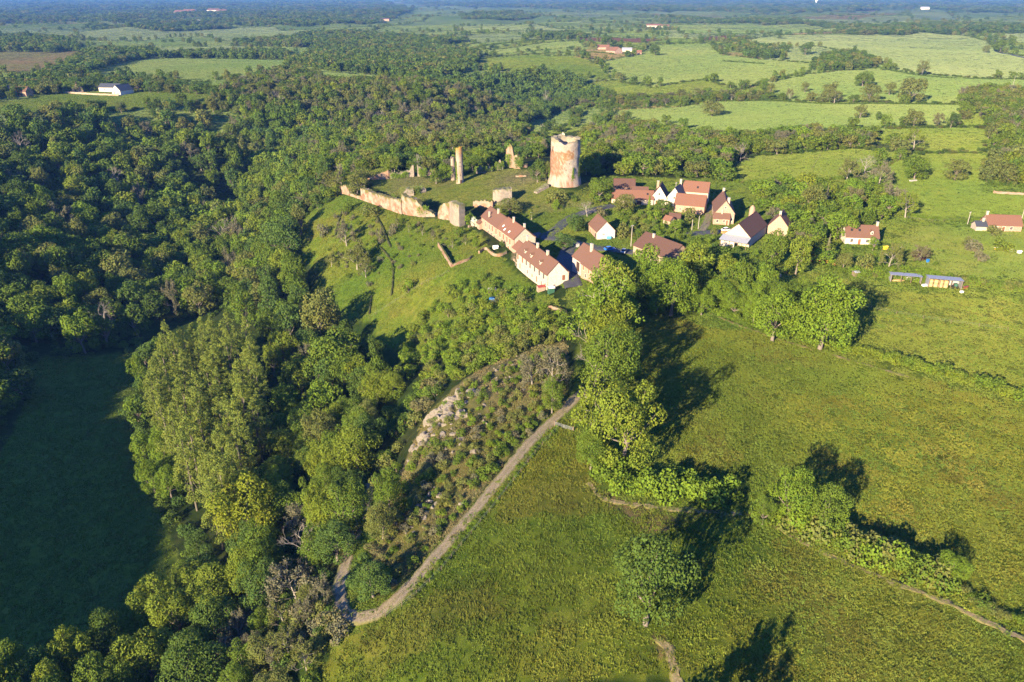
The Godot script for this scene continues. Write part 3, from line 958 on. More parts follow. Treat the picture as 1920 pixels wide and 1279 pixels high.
func box(c: Vector3, s: Vector3, st: SurfaceTool = null) -> SurfaceTool:
	var h := s * 0.5
	return prism([c + Vector3(-h.x, -h.y, h.z), c + Vector3(h.x, -h.y, h.z), c + Vector3(h.x, h.y, h.z), c + Vector3(-h.x, h.y, h.z)], Vector3(0, 0, -s.z), st)

func tube_mesh(pts: Array, r: float, sides := 6) -> ArrayMesh:
	var hp := Heap.new()
	var rad := PackedFloat32Array()
	for i in pts.size(): rad.append(r)
	hp.tube(PackedVector3Array(pts), rad, sides, Color(1, 1, 1))
	return hp.mesh()

func blotch(c: Color, d: Color, scale: float, sd: int, rough := 0.9, freq := 0.02, bump := 0.0) -> StandardMaterial3D:
	var m := mat(Color(1, 1, 1), rough, 0.25)
	m.albedo_texture = noise_tex(freq, c.linear_to_srgb(), d.linear_to_srgb(), sd, 256)
	m.uv1_triplanar = true
	m.uv1_world_triplanar = true
	m.uv1_scale = Vector3.ONE * scale
	if bump > 0.0:
		m.normal_enabled = true
		m.normal_texture = noise_tex(freq * 2.0, Color.BLACK, Color.WHITE, sd + 1, 256, true, 8.0)
		m.normal_scale = bump
	return m

func make_building_materials() -> void:
	M.stone = blotch(Color(0.400, 0.315, 0.235), Color(0.260, 0.175, 0.120), 0.22, 31, 0.95, 0.05, 0.6)
	M.cream = blotch(Color(0.470, 0.405, 0.310), Color(0.340, 0.270, 0.195), 0.2, 33, 0.95, 0.04, 0.3)
	M.pink = blotch(Color(0.420, 0.295, 0.215), Color(0.280, 0.175, 0.115), 0.22, 35, 0.95, 0.05, 0.6)
	M.white = blotch(Color(0.580, 0.520, 0.430), Color(0.450, 0.390, 0.310), 0.15, 37, 0.9, 0.03, 0.2)
	M.tile_brown = blotch(Color(0.165, 0.088, 0.056), Color(0.110, 0.060, 0.041), 0.35, 39, 0.9, 0.06, 0.5)
	M.tile_red = blotch(Color(0.205, 0.098, 0.058), Color(0.125, 0.064, 0.043), 0.3, 41, 0.9, 0.06, 0.5)
	M.tile_dark = blotch(Color(0.115, 0.062, 0.043), Color(0.075, 0.043, 0.032), 0.35, 43, 0.9, 0.06, 0.5)
	M.slate = blotch(Color(0.060, 0.066, 0.078), Color(0.040, 0.044, 0.052), 0.4, 45, 0.6, 0.06, 0.3)
	M.metal = blotch(Color(0.34, 0.345, 0.34), Color(0.24, 0.245, 0.25), 0.25, 47, 0.65, 0.03, 0.0)
	M.metal.metallic = 0.1
	M.wood = blotch(Color(0.20, 0.145, 0.10), Color(0.13, 0.095, 0.065), 0.8, 49, 0.9, 0.05, 0.3)
	M.shutter = mat(Color(0.20, 0.085, 0.045), 0.8)
	M.dark_wood_and_shade = mat(Color(0.055, 0.032, 0.022), 0.85)  # wood of the barn doors, and painted shade for the tower openings
	M.glass = mat(Color(0.02, 0.022, 0.026), 0.2, 0.2)
	M.frame = mat(Color(0.55, 0.48, 0.40), 0.8)
	M.chalk = mat(Color(0.72, 0.70, 0.66), 0.7)
	M.hay = blotch(Color(0.46, 0.33, 0.15), Color(0.34, 0.23, 0.10), 0.6, 51, 1.0, 0.06, 0.7)
	M.red_paint = mat(Color(0.24, 0.045, 0.03), 0.4, 0.5)
	M.green_paint = mat(Color(0.035, 0.10, 0.06), 0.45, 0.5)
	M.blue_paint = mat(Color(0.02, 0.14, 0.42), 0.4, 0.5)
	M.sky_paint = mat(Color(0.09, 0.30, 0.48), 0.35, 0.5)
	M.yellow_paint = mat(Color(0.62, 0.42, 0.02), 0.45, 0.5)
	M.orange_wood = mat(Color(0.50, 0.24, 0.08), 0.8)
	M.tyre = mat(Color(0.02, 0.02, 0.02), 0.9)
	M.concrete = blotch(Color(0.40, 0.37, 0.33), Color(0.30, 0.28, 0.25), 0.3, 53, 0.95)

# one wall face: windows and doors sit in front of it; spot = [kind, u along, v height, width, height]
func openings(parent: Node, spots: Array, origin: Vector3, along: Vector3, out: Vector3) -> void:
	for s in spots:
		var kind: String = s[0]
		var w: float = s[3]
		var h: float = s[4]
		var c: Vector3 = origin + along * float(s[1]) + Vector3.UP * (float(s[2]) + h * 0.5)
		var b := Basis(along, Vector3.UP, out)
		var frame := SurfaceTool.new()
		frame.begin(Mesh.PRIMITIVE_TRIANGLES)
		frame.set_smooth_group(-1)
		var f := 0.11
		box(Vector3(-w / 2 - f / 2, 0, 0.01), Vector3(f, h + 2 * f, 0.06), frame)
		box(Vector3(w / 2 + f / 2, 0, 0.01), Vector3(f, h + 2 * f, 0.06), frame)
		box(Vector3(0, h / 2 + f / 2, 0.01), Vector3(w, f, 0.06), frame)
		if kind != "door" and kind != "barn": box(Vector3(0, -h / 2 - f / 2, 0.03), Vector3(w, f, 0.10), frame)
		var win := part("door" if kind in ["door", "barn"] else "window", done(frame), M.frame, parent, Transform3D(b, c))
		if kind == "door": part("leaf", done(box(Vector3(0, 0, 0.012), Vector3(w - 0.01, h, 0.05))), M.shutter, win)
		elif kind == "barn": part("leaf", done(box(Vector3(0, 0, 0.012), Vector3(w - 0.01, h, 0.05))), M.dark_wood_and_shade, win)
		elif kind == "shut":
			for q in [-1.0, 1.0]: part("shutter", done(box(Vector3(q * w * 0.25, 0, 0.02), Vector3(w * 0.48, h - 0.02, 0.06))), M.shutter, win)
		else:
			part("pane", done(box(Vector3(0, 0, 0.006), Vector3(w - 0.01, h - 0.01, 0.02))), M.glass, win)
			part("glazing_bar", done(box(Vector3(0, 0, 0.025), Vector3(0.05, h - 0.01, 0.03))), M.frame, win)
			if kind == "open":
				for q in [-1.0, 1.0]: part("shutter", done(box(Vector3(q * (w * 0.75 + f + 0.02), 0, 0.03), Vector3(w * 0.48, h, 0.05))), M.shutter, win)

# a house: A = corner where the front wall begins, az = heading of the front wall (body on its left hand)
# o: L, D, eave, ridge, floor, along ("x": ridge parallel to the front, "z": front is a gable), wall, roof, front / back / left / right openings, chimneys
func house(called: String, label: String, x: float, z: float, az: float, o: Dictionary, group := "houses of the hamlet") -> Node3D:
	var L: float = o.L
	var D: float = o.D
	var e: float = o.eave
	var rg: float = o.ridge
	var y: float = o.floor if o.has("floor") else ground(x, z)
	var root := thing(called, label, o.get("cat", "house"), Vector3(x, y, z), deg_to_rad(90.0 - az), group)
	var wm: Material = M[o.get("wall", "stone")]
	var fm: Material = M[o.get("front_wall", o.get("wall", "stone"))]
	var gm: Material = M[o.get("gable_wall", o.get("wall", "stone"))]
	var rm: Material = M[o.get("roof", "tile_brown")]
	var t := 0.45
	var dn := -3.0
	var zx: bool = o.get("along", "x") == "x"
	var sag := 0.06
	if zx:
		part("wall", done(prism([Vector3(0, dn, 0), Vector3(L, dn, 0), Vector3(L, e, 0), Vector3(0, e, 0)], Vector3(0, 0, -t))), fm, root)
		part("wall", done(prism([Vector3(0, dn, -D), Vector3(L, dn, -D), Vector3(L, e, -D), Vector3(0, e, -D)], Vector3(0, 0, t))), wm, root)
		for xx in [0.003, L - t - 0.003]:
			part("gable", done(prism([Vector3(xx, dn, -t), Vector3(xx, e, -t), Vector3(xx, rg - 0.05, -D / 2), Vector3(xx, e, -D + t), Vector3(xx, dn, -D + t)], Vector3(t, 0, 0))), gm, root)
	else:
		for zz in [0.0, -D + t]:
			part("gable", done(prism([Vector3(0, dn, zz), Vector3(L, dn, zz), Vector3(L, e, zz), Vector3(L / 2, rg - 0.05, zz), Vector3(0, e, zz)], Vector3(0, 0, -t))), gm if zz == 0.0 else wm, root)
		for xx in [0.003, L - t - 0.003]:
			part("wall", done(prism([Vector3(xx, dn, -t), Vector3(xx, e, -t), Vector3(xx, e, -D + t), Vector3(xx, dn, -D + t)], Vector3(t, 0, 0))), wm, root)
	# roof slopes with overhang
	var half := (D if zx else L) / 2.0
	var run := 0.35
	var drop := (rg - e) / half * run
	for s in [1.0, -1.0]:
		var a: Array
		if zx:
			var zc := -D / 2.0
			a = [Vector3(-0.2, e - drop, zc + s * (half + run)), Vector3(L + 0.2, e - drop, zc + s * (half + run)), Vector3(L + 0.2, rg, zc), Vector3(L * 0.5, rg - sag * s * s, zc), Vector3(-0.2, rg, zc)]
		else:
			var xc := L / 2.0
			a = [Vector3(xc + s * (half + run), e - drop, 0.2), Vector3(xc + s * (half + run), e - drop, -D - 0.2), Vector3(xc, rg, -D - 0.2), Vector3(xc, rg, 0.2)]
		part("roof_slope", done(prism(a, Vector3(0, 0.16, 0))), rm, root)
	var ridge_st: SurfaceTool
	if zx: ridge_st = box(Vector3(L / 2, rg + 0.14, -D / 2), Vector3(L + 0.3, 0.14, 0.3))
	else: ridge_st = box(Vector3(L / 2, rg + 0.14, -D / 2), Vector3(0.3, 0.14, D + 0.3))
	part("ridge_tiles", done(ridge_st), rm, root)
	for c in o.get("chimneys", []):
		var ch := part("chimney", done(box(Vector3(c[0], (c[1] + c[2]) / 2.0, c[3]), Vector3(c[4] if c.size() > 4 else 0.8, c[2] - c[1], 0.6))), M[o.get("stack", "cream")], root)
		part("chimney_cap", done(box(Vector3(c[0], c[2] + 0.06, c[3]), Vector3((c[4] if c.size() > 4 else 0.8) + 0.16, 0.12, 0.76))), M.concrete, ch)
	openings(root, o.get("front", []), Vector3(0, 0, 0.002), Vector3.RIGHT, Vector3.BACK)
	openings(root, o.get("right", []), Vector3(L + 0.002, 0, 0), Vector3.FORWARD, Vector3.RIGHT)
	openings(root, o.get("left", []), Vector3(-0.002, 0, -D), Vector3.BACK, Vector3.LEFT)
	openings(root, o.get("back", []), Vector3(L, 0, -D - 0.002), Vector3.LEFT, Vector3.FORWARD)
	for s in o.get("skylights", []):
		var f: float = s[1]
		var zz := -half * f
		var yy := lerpf(e, rg, f) + 0.17
		var tilt := atan2(rg - e, half)
		part("skylight", done(box(Vector3.ZERO, Vector3(0.8, 0.06, 1.0))), M.glass if s.size() < 3 else M.chalk, root, Transform3D(Basis(Vector3.RIGHT, tilt), Vector3(s[0], yy, zz)))
	for d in o.get("dormers", []):
		var zz := -half * 0.30
		var yy := lerpf(e, rg, 0.30)
		var dm := part("dormer", done(prism([Vector3(d - 0.45, yy - 0.2, zz + 0.35), Vector3(d + 0.45, yy - 0.2, zz + 0.35), Vector3(d + 0.45, yy + 0.85, zz + 0.35), Vector3(d, yy + 1.3, zz + 0.35), Vector3(d - 0.45, yy + 0.85, zz + 0.35)], Vector3(0, 0, -1.9))), M.white, root)
		for q in [-1.0, 1.0]:
			part("dormer_roof", done(prism([Vector3(d, yy + 1.34, zz + 0.5), Vector3(d + q * 0.62, yy + 0.74, zz + 0.5), Vector3(d + q * 0.62, yy + 0.74, zz - 1.5), Vector3(d, yy + 1.34, zz - 1.5)], Vector3(0, 0.12, 0))), rm, dm)
		part("pane", done(box(Vector3(d, yy + 0.35, zz + 0.36), Vector3(0.5, 0.7, 0.03))), M.glass, dm)
	return root

func row_spots(kind: String, us: Array, v: float, w: float, h: float) -> Array:
	var out := []
	for u in us: out.append([kind, u, v, w, h])
	return out

func make_village() -> void:
	house("row_house", "long stone row house with brown tiled roof at the castle end of the terrace", -12.6, -300.4, 158.0, {"L": 19.0, "D": 8.0, "floor": -4.0, "eave": 6.0, "ridge": 9.6, "wall": "pink", "front_wall": "pink", "roof": "tile_brown",
		"front": row_spots("glass", [5.2, 9.3], 2.8, 1.1, 2.2) + row_spots("shut", [13.0, 17.0], 3.0, 1.4, 2.3) + row_spots("glass", [8.0, 11.5, 15.0], 0.6, 1.2, 1.5), "left": [["door", 3.0, 0.5, 1.0, 2.0]],
		"chimneys": [[10.2, 8.2, 11.0, -3.6], [6.2, 6.2, 9.2, -1.2, 0.45]], "skylights": [[7.4, 0.35]]})
	house("row_house", "row house with bright red tiled roof and tall gable in the middle of the terrace", -12.6 + 19.01 * sin(deg_to_rad(158.0)), -300.4 - 19.01 * cos(deg_to_rad(158.0)), 158.0, {"L": 16.4, "D": 8.8, "floor": -4.2, "eave": 6.4, "ridge": 10.1, "wall": "cream", "front_wall": "pink", "roof": "tile_red",
		"front": row_spots("shut", [2.2, 6.0, 9.6, 12.6], 3.2, 1.4, 2.3) + row_spots("glass", [4.0, 8.2], 0.6, 1.2, 1.6) + [["door", 11.2, 0.2, 1.1, 2.1]], "right": [["glass", 5.6, 5.2, 0.6, 0.9]],
		"chimneys": [[6.5, 9.2, 11.8, -4.0], [15.6, 9.7, 11.6, -4.6]], "skylights": [[2.5, 0.3, 1], [5.4, 0.15, 1], [9.6, 0.2, 1]]})
	house("row_house", "long whitewashed row house with brown roof, three chimneys and small dormers", 1.7, -256.2, 158.0, {"L": 26.4, "D": 7.9, "floor": -4.4, "eave": 5.6, "ridge": 9.4, "wall": "cream", "gable_wall": "white", "roof": "tile_brown",
		"front": row_spots("shut", [1.2, 5.4], 3.0, 1.4, 2.1) + row_spots("glass", [8.8, 12.2, 16.0, 20.0, 23.6], 3.2, 1.3, 1.8) + row_spots("glass", [10.0, 14.0, 21.8], 0.5, 0.9, 1.4) + [["door", 3.2, 0.2, 1.0, 2.1], ["door", 18.0, 0.2, 1.0, 2.1], ["door", 25.0, 0.2, 0.9, 2.0]],
		"right": [["shut", 6.0, 2.9, 1.1, 1.8], ["glass", 2.6, 0.6, 0.8, 1.2]], "dormers": [5.4, 10.6, 18.4],
		"chimneys": [[0.6, 8.8, 11.0, -3.9, 1.1], [9.6, 8.8, 11.0, -3.9, 1.0], [18.0, 8.6, 10.8, -3.9, 1.0]]})
	house("lean_to_house", "small red roofed porch house joining the two long row houses", 0.2, -262.6, 158.0, {"L": 7.0, "D": 5.0, "floor": -4.3, "eave": 5.2, "ridge": 7.2, "wall": "pink", "roof": "tile_red", "front": [["shut", 3.4, 2.6, 1.0, 1.8]]})
	house("stone_barn", "brown roofed barn house with a stout cream chimney across the road from the terrace", 20.7, -243.4, 158.0, {"L": 8.0, "D": 8.2, "floor": -0.4, "eave": 4.3, "ridge": 8.3, "wall": "cream", "front_wall": "concrete", "roof": "tile_brown", "front": [["barn", 4.3, 0.1, 2.4, 3.3], ["barn", 7.0, 0.1, 0.9, 2.0]], "chimneys": [[7.4, 7.4, 10.2, -3.2, 1.2]]})
	house("stone_barn", "sunlit pink half of the barn house with shuttered windows beside the big tree", 20.7 + 8.01 * sin(deg_to_rad(158.0)) - 0.7, -243.4 - 8.01 * cos(deg_to_rad(158.0)) + 0.28, 158.0, {"L": 9.0, "D": 9.0, "floor": -0.6, "eave": 4.6, "ridge": 8.5, "wall": "pink", "roof": "tile_brown", "front": row_spots("shut", [1.8, 5.6], 2.6, 0.9, 1.5) + row_spots("glass", [3.4], 0.5, 0.9, 1.3)})
	house("cottage", "small cottage with white gable, brown roof and blue water tank beside it", 32.4, -274.2, 79.0, {"L": 7.0, "D": 11.5, "along": "z", "eave": 3.3, "ridge": 6.9, "wall": "pink", "gable_wall": "white", "roof": "tile_brown", "front": [["glass", 2.6, 1.9, 0.7, 0.35]], "left": [["barn", 9.2, 0.0, 1.7, 2.1], ["door", 3.2, 0.0, 1.0, 2.0]]})
	house("barn", "wide dark roofed barn half hidden behind the tall trees", 43.6, -257.4, 148.0, {"L": 18.5, "D": 11.0, "eave": 3.4, "ridge": 7.3, "wall": "stone", "roof": "tile_dark", "cat": "barn", "chimneys": [[5.2, 6.4, 8.0, -4.6]]})
	house("barn", "small brown roofed barn behind the others near the keep", 47.2, -344.4, 97.0, {"L": 9.8, "D": 6.6, "floor": 1.4, "eave": 2.6, "ridge": 5.4, "wall": "pink", "roof": "tile_dark", "cat": "barn"})
	house("barn", "long low barn with patchy red tiled roof", 43.9, -324.4, 96.0, {"L": 18.2, "D": 6.8, "floor": 0.4, "eave": 3.0, "ridge": 5.9, "wall": "cream", "roof": "tile_red", "cat": "barn", "front": [["barn", 12.0, 0, 2.2, 2.4]] + row_spots("glass", [15.8], 1.2, 0.6, 0.7), "skylights": [[15.6, 0.55]]})
	house("outhouse", "low ochre outhouse between the small barn and the white house", 54.6, -337.6, 97.0, {"L": 7.4, "D": 4.0, "floor": 1.2, "eave": 2.7, "ridge": 3.7, "wall": "pink", "roof": "tile_brown", "front": [["door", 3.0, 0, 1.0, 2.0], ["glass", 5.4, 0.9, 0.7, 0.9]]})
	house("white_house", "tall white gabled house with steep brown roof and pink chimney", 61.2, -323.8, 106.0, {"L": 6.6, "D": 9.6, "along": "z", "floor": 0.5, "eave": 3.6, "ridge": 8.4, "wall": "white", "roof": "tile_dark", "front": row_spots("glass", [3.3], 4.6, 0.7, 1.0) + [["door", 2.4, 0, 1.0, 2.0]], "chimneys": [[2.0, 6.4, 9.6, -5.0, 1.0]], "stack": "pink"})
	house("slate_house", "white house with steep blue slate roof and white chimney", 68.0, -322.6, 118.0, {"L": 6.0, "D": 10.5, "along": "z", "floor": 0.5, "eave": 4.2, "ridge": 8.2, "wall": "white", "roof": "slate", "front": [["glass", 3.0, 3.4, 0.7, 0.9]], "chimneys": [[3.0, 7.6, 10.2, -8.6, 0.9]]})
	house("barn", "stone barn with broad red roof at the head of the lane", 69.2, -313.0, 111.0, {"L": 12.6, "D": 7.6, "floor": 0.2, "eave": 3.7, "ridge": 7.3, "wall": "pink", "roof": "tile_red", "cat": "barn", "front": [["barn", 6.2, 0, 2.2, 2.6], ["glass", 2.6, 1.2, 0.7, 0.8]]})
	house("barn", "tall red roofed barn standing close behind the broad one", 75.4, -327.6, 109.0, {"L": 11.2, "D": 7.4, "floor": 0.6, "eave": 5.4, "ridge": 9.0, "wall": "cream", "roof": "tile_red", "cat": "barn", "skylights": [[6.4, 0.4]]})
	house("steep_house", "steep brown roofed stone house with dormer lights and two pale chimneys", 82.3, -296.6, 101.0, {"L": 7.8, "D": 18.0, "along": "z", "floor": 0.1, "eave": 4.4, "ridge": 9.4, "wall": "stone", "roof": "tile_brown", "front": [["glass", 4.0, 6.2, 0.6, 0.8], ["glass", 6.9, 1.2, 0.6, 1.2]], "chimneys": [[5.0, 7.6, 10.2, -1.6, 1.0], [3.9, 8.8, 10.6, -16.6, 0.9]]})
	house("porch_house", "low brown roofed extension in front of the steep stone house", 81.6, -295.0, 101.0, {"L": 6.4, "D": 4.2, "floor": 0.0, "eave": 2.7, "ridge": 4.7, "wall": "pink", "roof": "tile_brown", "front": [["glass", 1.6, 1.0, 0.8, 1.1], ["glass", 4.2, 1.0, 0.6, 1.1], ["door", 5.4, 0.0, 0.8, 2.0]], "chimneys": [[3.2, 3.8, 5.6, -1.6, 0.5]]})
	house("barn", "large barn with cream gable and dark brown roof above a sheet metal lean-to", 79.6, -269.8, 124.0, {"L": 9.4, "D": 20.5, "along": "z", "floor": 0.0, "eave": 3.9, "ridge": 8.2, "wall": "cream", "roof": "tile_dark", "cat": "barn"})
	house("stone_cottage", "narrow stone cottage with steep roof behind the cypress", 99.4, -281.6, 116.0, {"L": 7.6, "D": 9.4, "along": "z", "eave": 3.4, "ridge": 7.9, "wall": "stone", "roof": "tile_brown", "chimneys": [[3.8, 7.4, 9.2, -0.9, 0.8]]})
	house("white_cottage", "white cottage with two skylights and a dormer, alone among gardens", 124.7, -269.0, 97.5, {"L": 11.8, "D": 7.6, "eave": 2.9, "ridge": 6.4, "wall": "white", "roof": "tile_brown", "front": row_spots("glass", [2.2, 7.8], 0.9, 0.9, 1.2) + [["door", 5.0, 0.0, 1.0, 2.1]], "chimneys": [[11.4, 5.6, 7.8, -3.8]], "skylights": [[2.2, 0.55], [5.0, 0.55]], "dormers": [9.2]})
	house("pink_cottage", "long low cottage with faded red roof beside the country lane", 186.4, -284.2, 97.5, {"L": 12.6, "D": 7.0, "eave": 2.7, "ridge": 5.7, "wall": "pink", "roof": "tile_red", "front": row_spots("glass", [3.2, 8.8], 0.9, 0.9, 1.1) + [["door", 6.0, 0.0, 1.0, 2.0]], "chimneys": [[0.3, 5.2, 7.0, -3.5]]})
	house("slate_outhouse", "small slate roofed outhouse at the end of the pink cottage", 182.2, -284.4, 97.5, {"L": 4.0, "D": 4.6, "eave": 2.0, "ridge": 3.4, "wall": "cream", "roof": "slate", "chimneys": [[2.9, 2.6, 4.6, -2.2, 0.7]]})
	house("garden_hut", "tiny hut with a bright orange tiled roof in the tall garden grass", 61.4, -295.6, 140.0, {"L": 3.6, "D": 3.0, "eave": 2.0, "ridge": 3.3, "wall": "stone", "roof": "tile_red"})
	house("garden_hut", "ivy grown stone hut with a sunken red roof in the tall garden grass", 64.0, -297.6, 110.0, {"L": 4.6, "D": 3.4, "eave": 2.0, "ridge": 3.5, "wall": "stone", "roof": "tile_dark"})
	house("porch", "little pink outbuilding at the castle end of the terrace", -14.6, -301.8, 158.0, {"L": 3.0, "D": 3.2, "floor": -3.8, "eave": 2.8, "ridge": 3.8, "wall": "pink", "roof": "tile_brown"})

# ---------------------------------------------------------------- castle ruins
# ruined masonry along world points [x, z, height above ground]; ragged top, thickness t; colours chosen by paint(u, v)
func ruin(called: String, label: String, pts: Array, t: float, paint: Callable, ragged := 0.5, base := 2.5, group := "castle ruins") -> MeshInstance3D:
	var hp := Heap.new()
	var line := []
	for i in pts.size() - 1:
		var a: Array = pts[i]
		var b: Array = pts[i + 1]
		var n := maxi(1, int(Vector2(b[0] - a[0], b[1] - a[1]).length() / 0.6))
		for k in n + (1 if i == pts.size() - 2 else 0):
			var f := float(k) / n
			line.append([lerpf(a[0], b[0], f), lerpf(a[1], b[1], f), lerpf(a[2], b[2], f)])
	var rows := 14
	var P := PackedVector3Array()
	var n := line.size()
	# section runs up the outer face, over the top, down the inner face
	for k in n:
		var p0: Array = line[maxi(k - 1, 0)]
		var p1: Array = line[mini(k + 1, n - 1)]
		var d := Vector2(p1[0] - p0[0], p1[1] - p0[1]).normalized()
		var o := Vector3(-d.y, 0, d.x) * t * 0.5
		var g := ground(line[k][0], line[k][1])
		var c := Vector3(line[k][0], g, line[k][1])
		var hh: float = maxf(0.3, line[k][2] + n1.get_noise_2d(c.x * 6.0, c.z * 6.0) * ragged * 2.0 + (0.25 if k % 3 == 0 else 0.0) * ragged)
		for s in 2:
			for r in rows:
				var v := float(r) / (rows - 1)
				if s == 1: v = 1.0 - v
				var y := lerpf(-base, hh, v)
				var bulge := n2.get_noise_3d(c.x * 2.0 + s * 30.0, y * 2.0, c.z * 2.0) * 0.14
				var q := c + o * (1.0 if s == 0 else -1.0) * (1.0 + bulge / t * 2.0) * (1.0 + 0.1 * (1.0 - v)) + Vector3(0, y, 0)
				hp.P.append(q)
				hp.N.append(o.normalized() * (1.0 if s == 0 else -1.0))
				hp.C.append(paint.call(q, y, y / hh))
	var w := rows * 2
	for k in n - 1:
		for r in w - 1:
			var a := k * w + r
			hp.I.append_array([a, a + w, a + 1, a + 1, a + w, a + w + 1])
	for e in [0, n - 1]:
		for r in rows - 1:
			var a: int = e * w + r
			var b: int = e * w + w - 1 - r
			hp.I.append_array([a, a + 1, b, a + 1, b - 1, b] if e == 0 else [a, b, a + 1, a + 1, b, b - 1])
	hp.N = PackedVector3Array()
	var st := SurfaceTool.new()
	st.begin(Mesh.PRIMITIVE_TRIANGLES)
	for i in hp.I:
		st.set_smooth_group(-1)
		st.set_color(hp.C[i])
		st.add_vertex(hp.P[i])
	st.generate_normals()
	var o := part(called, st.commit(), M.ruin, self)
	tag(o, label, "ruin", group)
	return o

func spot(x: float, y: float, z: float, f: float) -> float:
	return n1.get_noise_3d(x * f, y * f, z * f)

const RED_STONE := Color(0.31, 0.175, 0.112)
const PALE_STONE := Color(0.37, 0.305, 0.235)
const GREY_STONE := Color(0.30, 0.265, 0.22)
const MOSS := Color(0.13, 0.15, 0.04)

func red_pale(q: Vector3, y: float, v: float) -> Color:
	var a := spot(q.x, q.y, q.z, 3.0)
	var b := spot(q.x + 40.0, q.y, q.z, 9.0)
	var c := RED_STONE.lerp(PALE_STONE, clampf(0.5 + a * 2.2, 0.0, 1.0))
	c = c * (1.0 + b * 0.6)
	if v > 0.86 + a * 0.5: c = MOSS.lerp(c, 0.25)
	return c

func grey_pale(q: Vector3, y: float, v: float) -> Color:
	var a := spot(q.x, q.y * 0.4, q.z, 5.0)
	var c := GREY_STONE.lerp(PALE_STONE, clampf(0.4 + a * 2.0, 0.0, 1.0)) * (1.0 + 0.3 * spot(q.z, q.y, q.x, 11.0))
	if v > 0.90 + a * 0.35: c = MOSS.lerp(c, 0.3)
	return c

func pinkish(q: Vector3, _y: float, v: float) -> Color:
	var a := spot(q.x, q.y, q.z, 4.0)
	var c := PALE_STONE.lerp(Color(0.36, 0.21, 0.13), clampf(0.5 + a * 2.0, 0.0, 1.0)) * (1.0 + 0.3 * spot(q.z, q.y, q.x, 11.0))
	return MOSS if v > 0.95 + a * 0.2 else c

func wp(px: float, py: float, h: float) -> Array:
	var p := at(px, py)
	return [p.x, p.z, h]

# round masonry: radius r at the foot and r2 above the batter, height by angle
func drum(called: String, label: String, c: Vector3, prof: Array, rim: Callable, paint: Callable, dents := 0.12) -> Node3D:
	var root := thing(called, label, "tower", c, 0.0, "castle ruins")
	var seg := 72
	var n := prof.size()
	var P := []
	for j in seg + 1:
		var a := TAU * j / seg
		var top: float = rim.call(a)
		for i in n:
			var y: float = prof[i][0]
			if y > 0.0: y = y / prof[n - 1][0] * top
			var r: float = prof[i][1]
			var d := Vector3(sin(a), 0, cos(a))
			r += n2.get_noise_3d(d.x * 9.0, y * 1.2, d.z * 9.0) * dents
			P.append(d * r + Vector3(0, y, 0))
	var st := SurfaceTool.new()
	st.begin(Mesh.PRIMITIVE_TRIANGLES)
	var put := func(v: Vector3):
		st.set_smooth_group(-1)
		st.set_color(paint.call(v))
		st.add_vertex(v)
	for j in seg:
		for i in n - 1:
			var a: Vector3 = P[j * n + i]
			var b: Vector3 = P[(j + 1) * n + i]
			var d: Vector3 = P[j * n + i + 1]
			var e: Vector3 = P[(j + 1) * n + i + 1]
			for v in [a, d, b, b, d, e]: put.call(v)
	# rim and inside of the open top
	for j in seg:
		var a: Vector3 = P[j * n + n - 1]
		var b: Vector3 = P[(j + 1) * n + n - 1]
		var k := 0.72
		var ai := Vector3(a.x * k, a.y - 0.2, a.z * k)
		var bi := Vector3(b.x * k, b.y - 0.2, b.z * k)
		var fl: float = prof[n - 1][0] * 0.86
		var ad := Vector3(ai.x, fl, ai.z)
		var bd := Vector3(bi.x, fl, bi.z)
		for v in [a, ai, b, b, ai, bi, ai, ad, bi, bi, ad, bd, ad, Vector3(0, fl, 0), bd]: put.call(v)
	st.generate_normals()
	part("shaft", st.commit(), M.ruin, root)
	return root

func climb(parent: Node, called: String, n: int, tint: String, where: Callable, sd: int) -> void:
	rng.seed = sd
	var hp := Heap.new()
	for k in n:
		var w: Array = where.call()
		hp.leaf(w[0], ((w[1] as Vector3) + rdir() * 0.6).normalized(), rng.randf_range(0.25, 0.5), rng.randf() * TAU, leaf_tone(0.25))
	part(called, hp.mesh(), M["leaf_" + tint], parent)

func ivy_patch(root: Node, a0: float, a1: float, y0: float, y1: float, r: float, n: int, sd: int) -> void:
	climb(root, "ivy", n, "lime", func():
		var f := rng.randf()
		var y := lerpf(y0, y1, f)
		var a := lerpf(a0, a1, 0.5 + (rng.randf() - 0.5) * (1.15 - f))
		var d := Vector3(sin(a), 0, cos(a))
		return [d * (r + rng.randf() * 0.3) + Vector3(0, y, 0), d + Vector3(0, 0.3, 0)], sd)

func ivy_on(label: String, a: Vector3, b: Vector3, h: float, deep: float, n: int, tint: String, sd: int) -> void:
	var root := thing("ivy", label, "ivy", a, 0.0, "ivy on the ruins")
	climb(root, "foliage", n, tint, func():
		var f := rng.randf()
		var y := sqrt(rng.randf()) * h * (0.8 + 0.2 * sin(f * 9.0))
		var q := (b - a) * f
		q.y = ground(a.x + q.x, a.z + q.z) - a.y
		return [q + Vector3(rng.randf_range(-deep, deep), y, rng.randf_range(-deep, deep)), Vector3(-0.4, 0.5, 0.7)], sd)

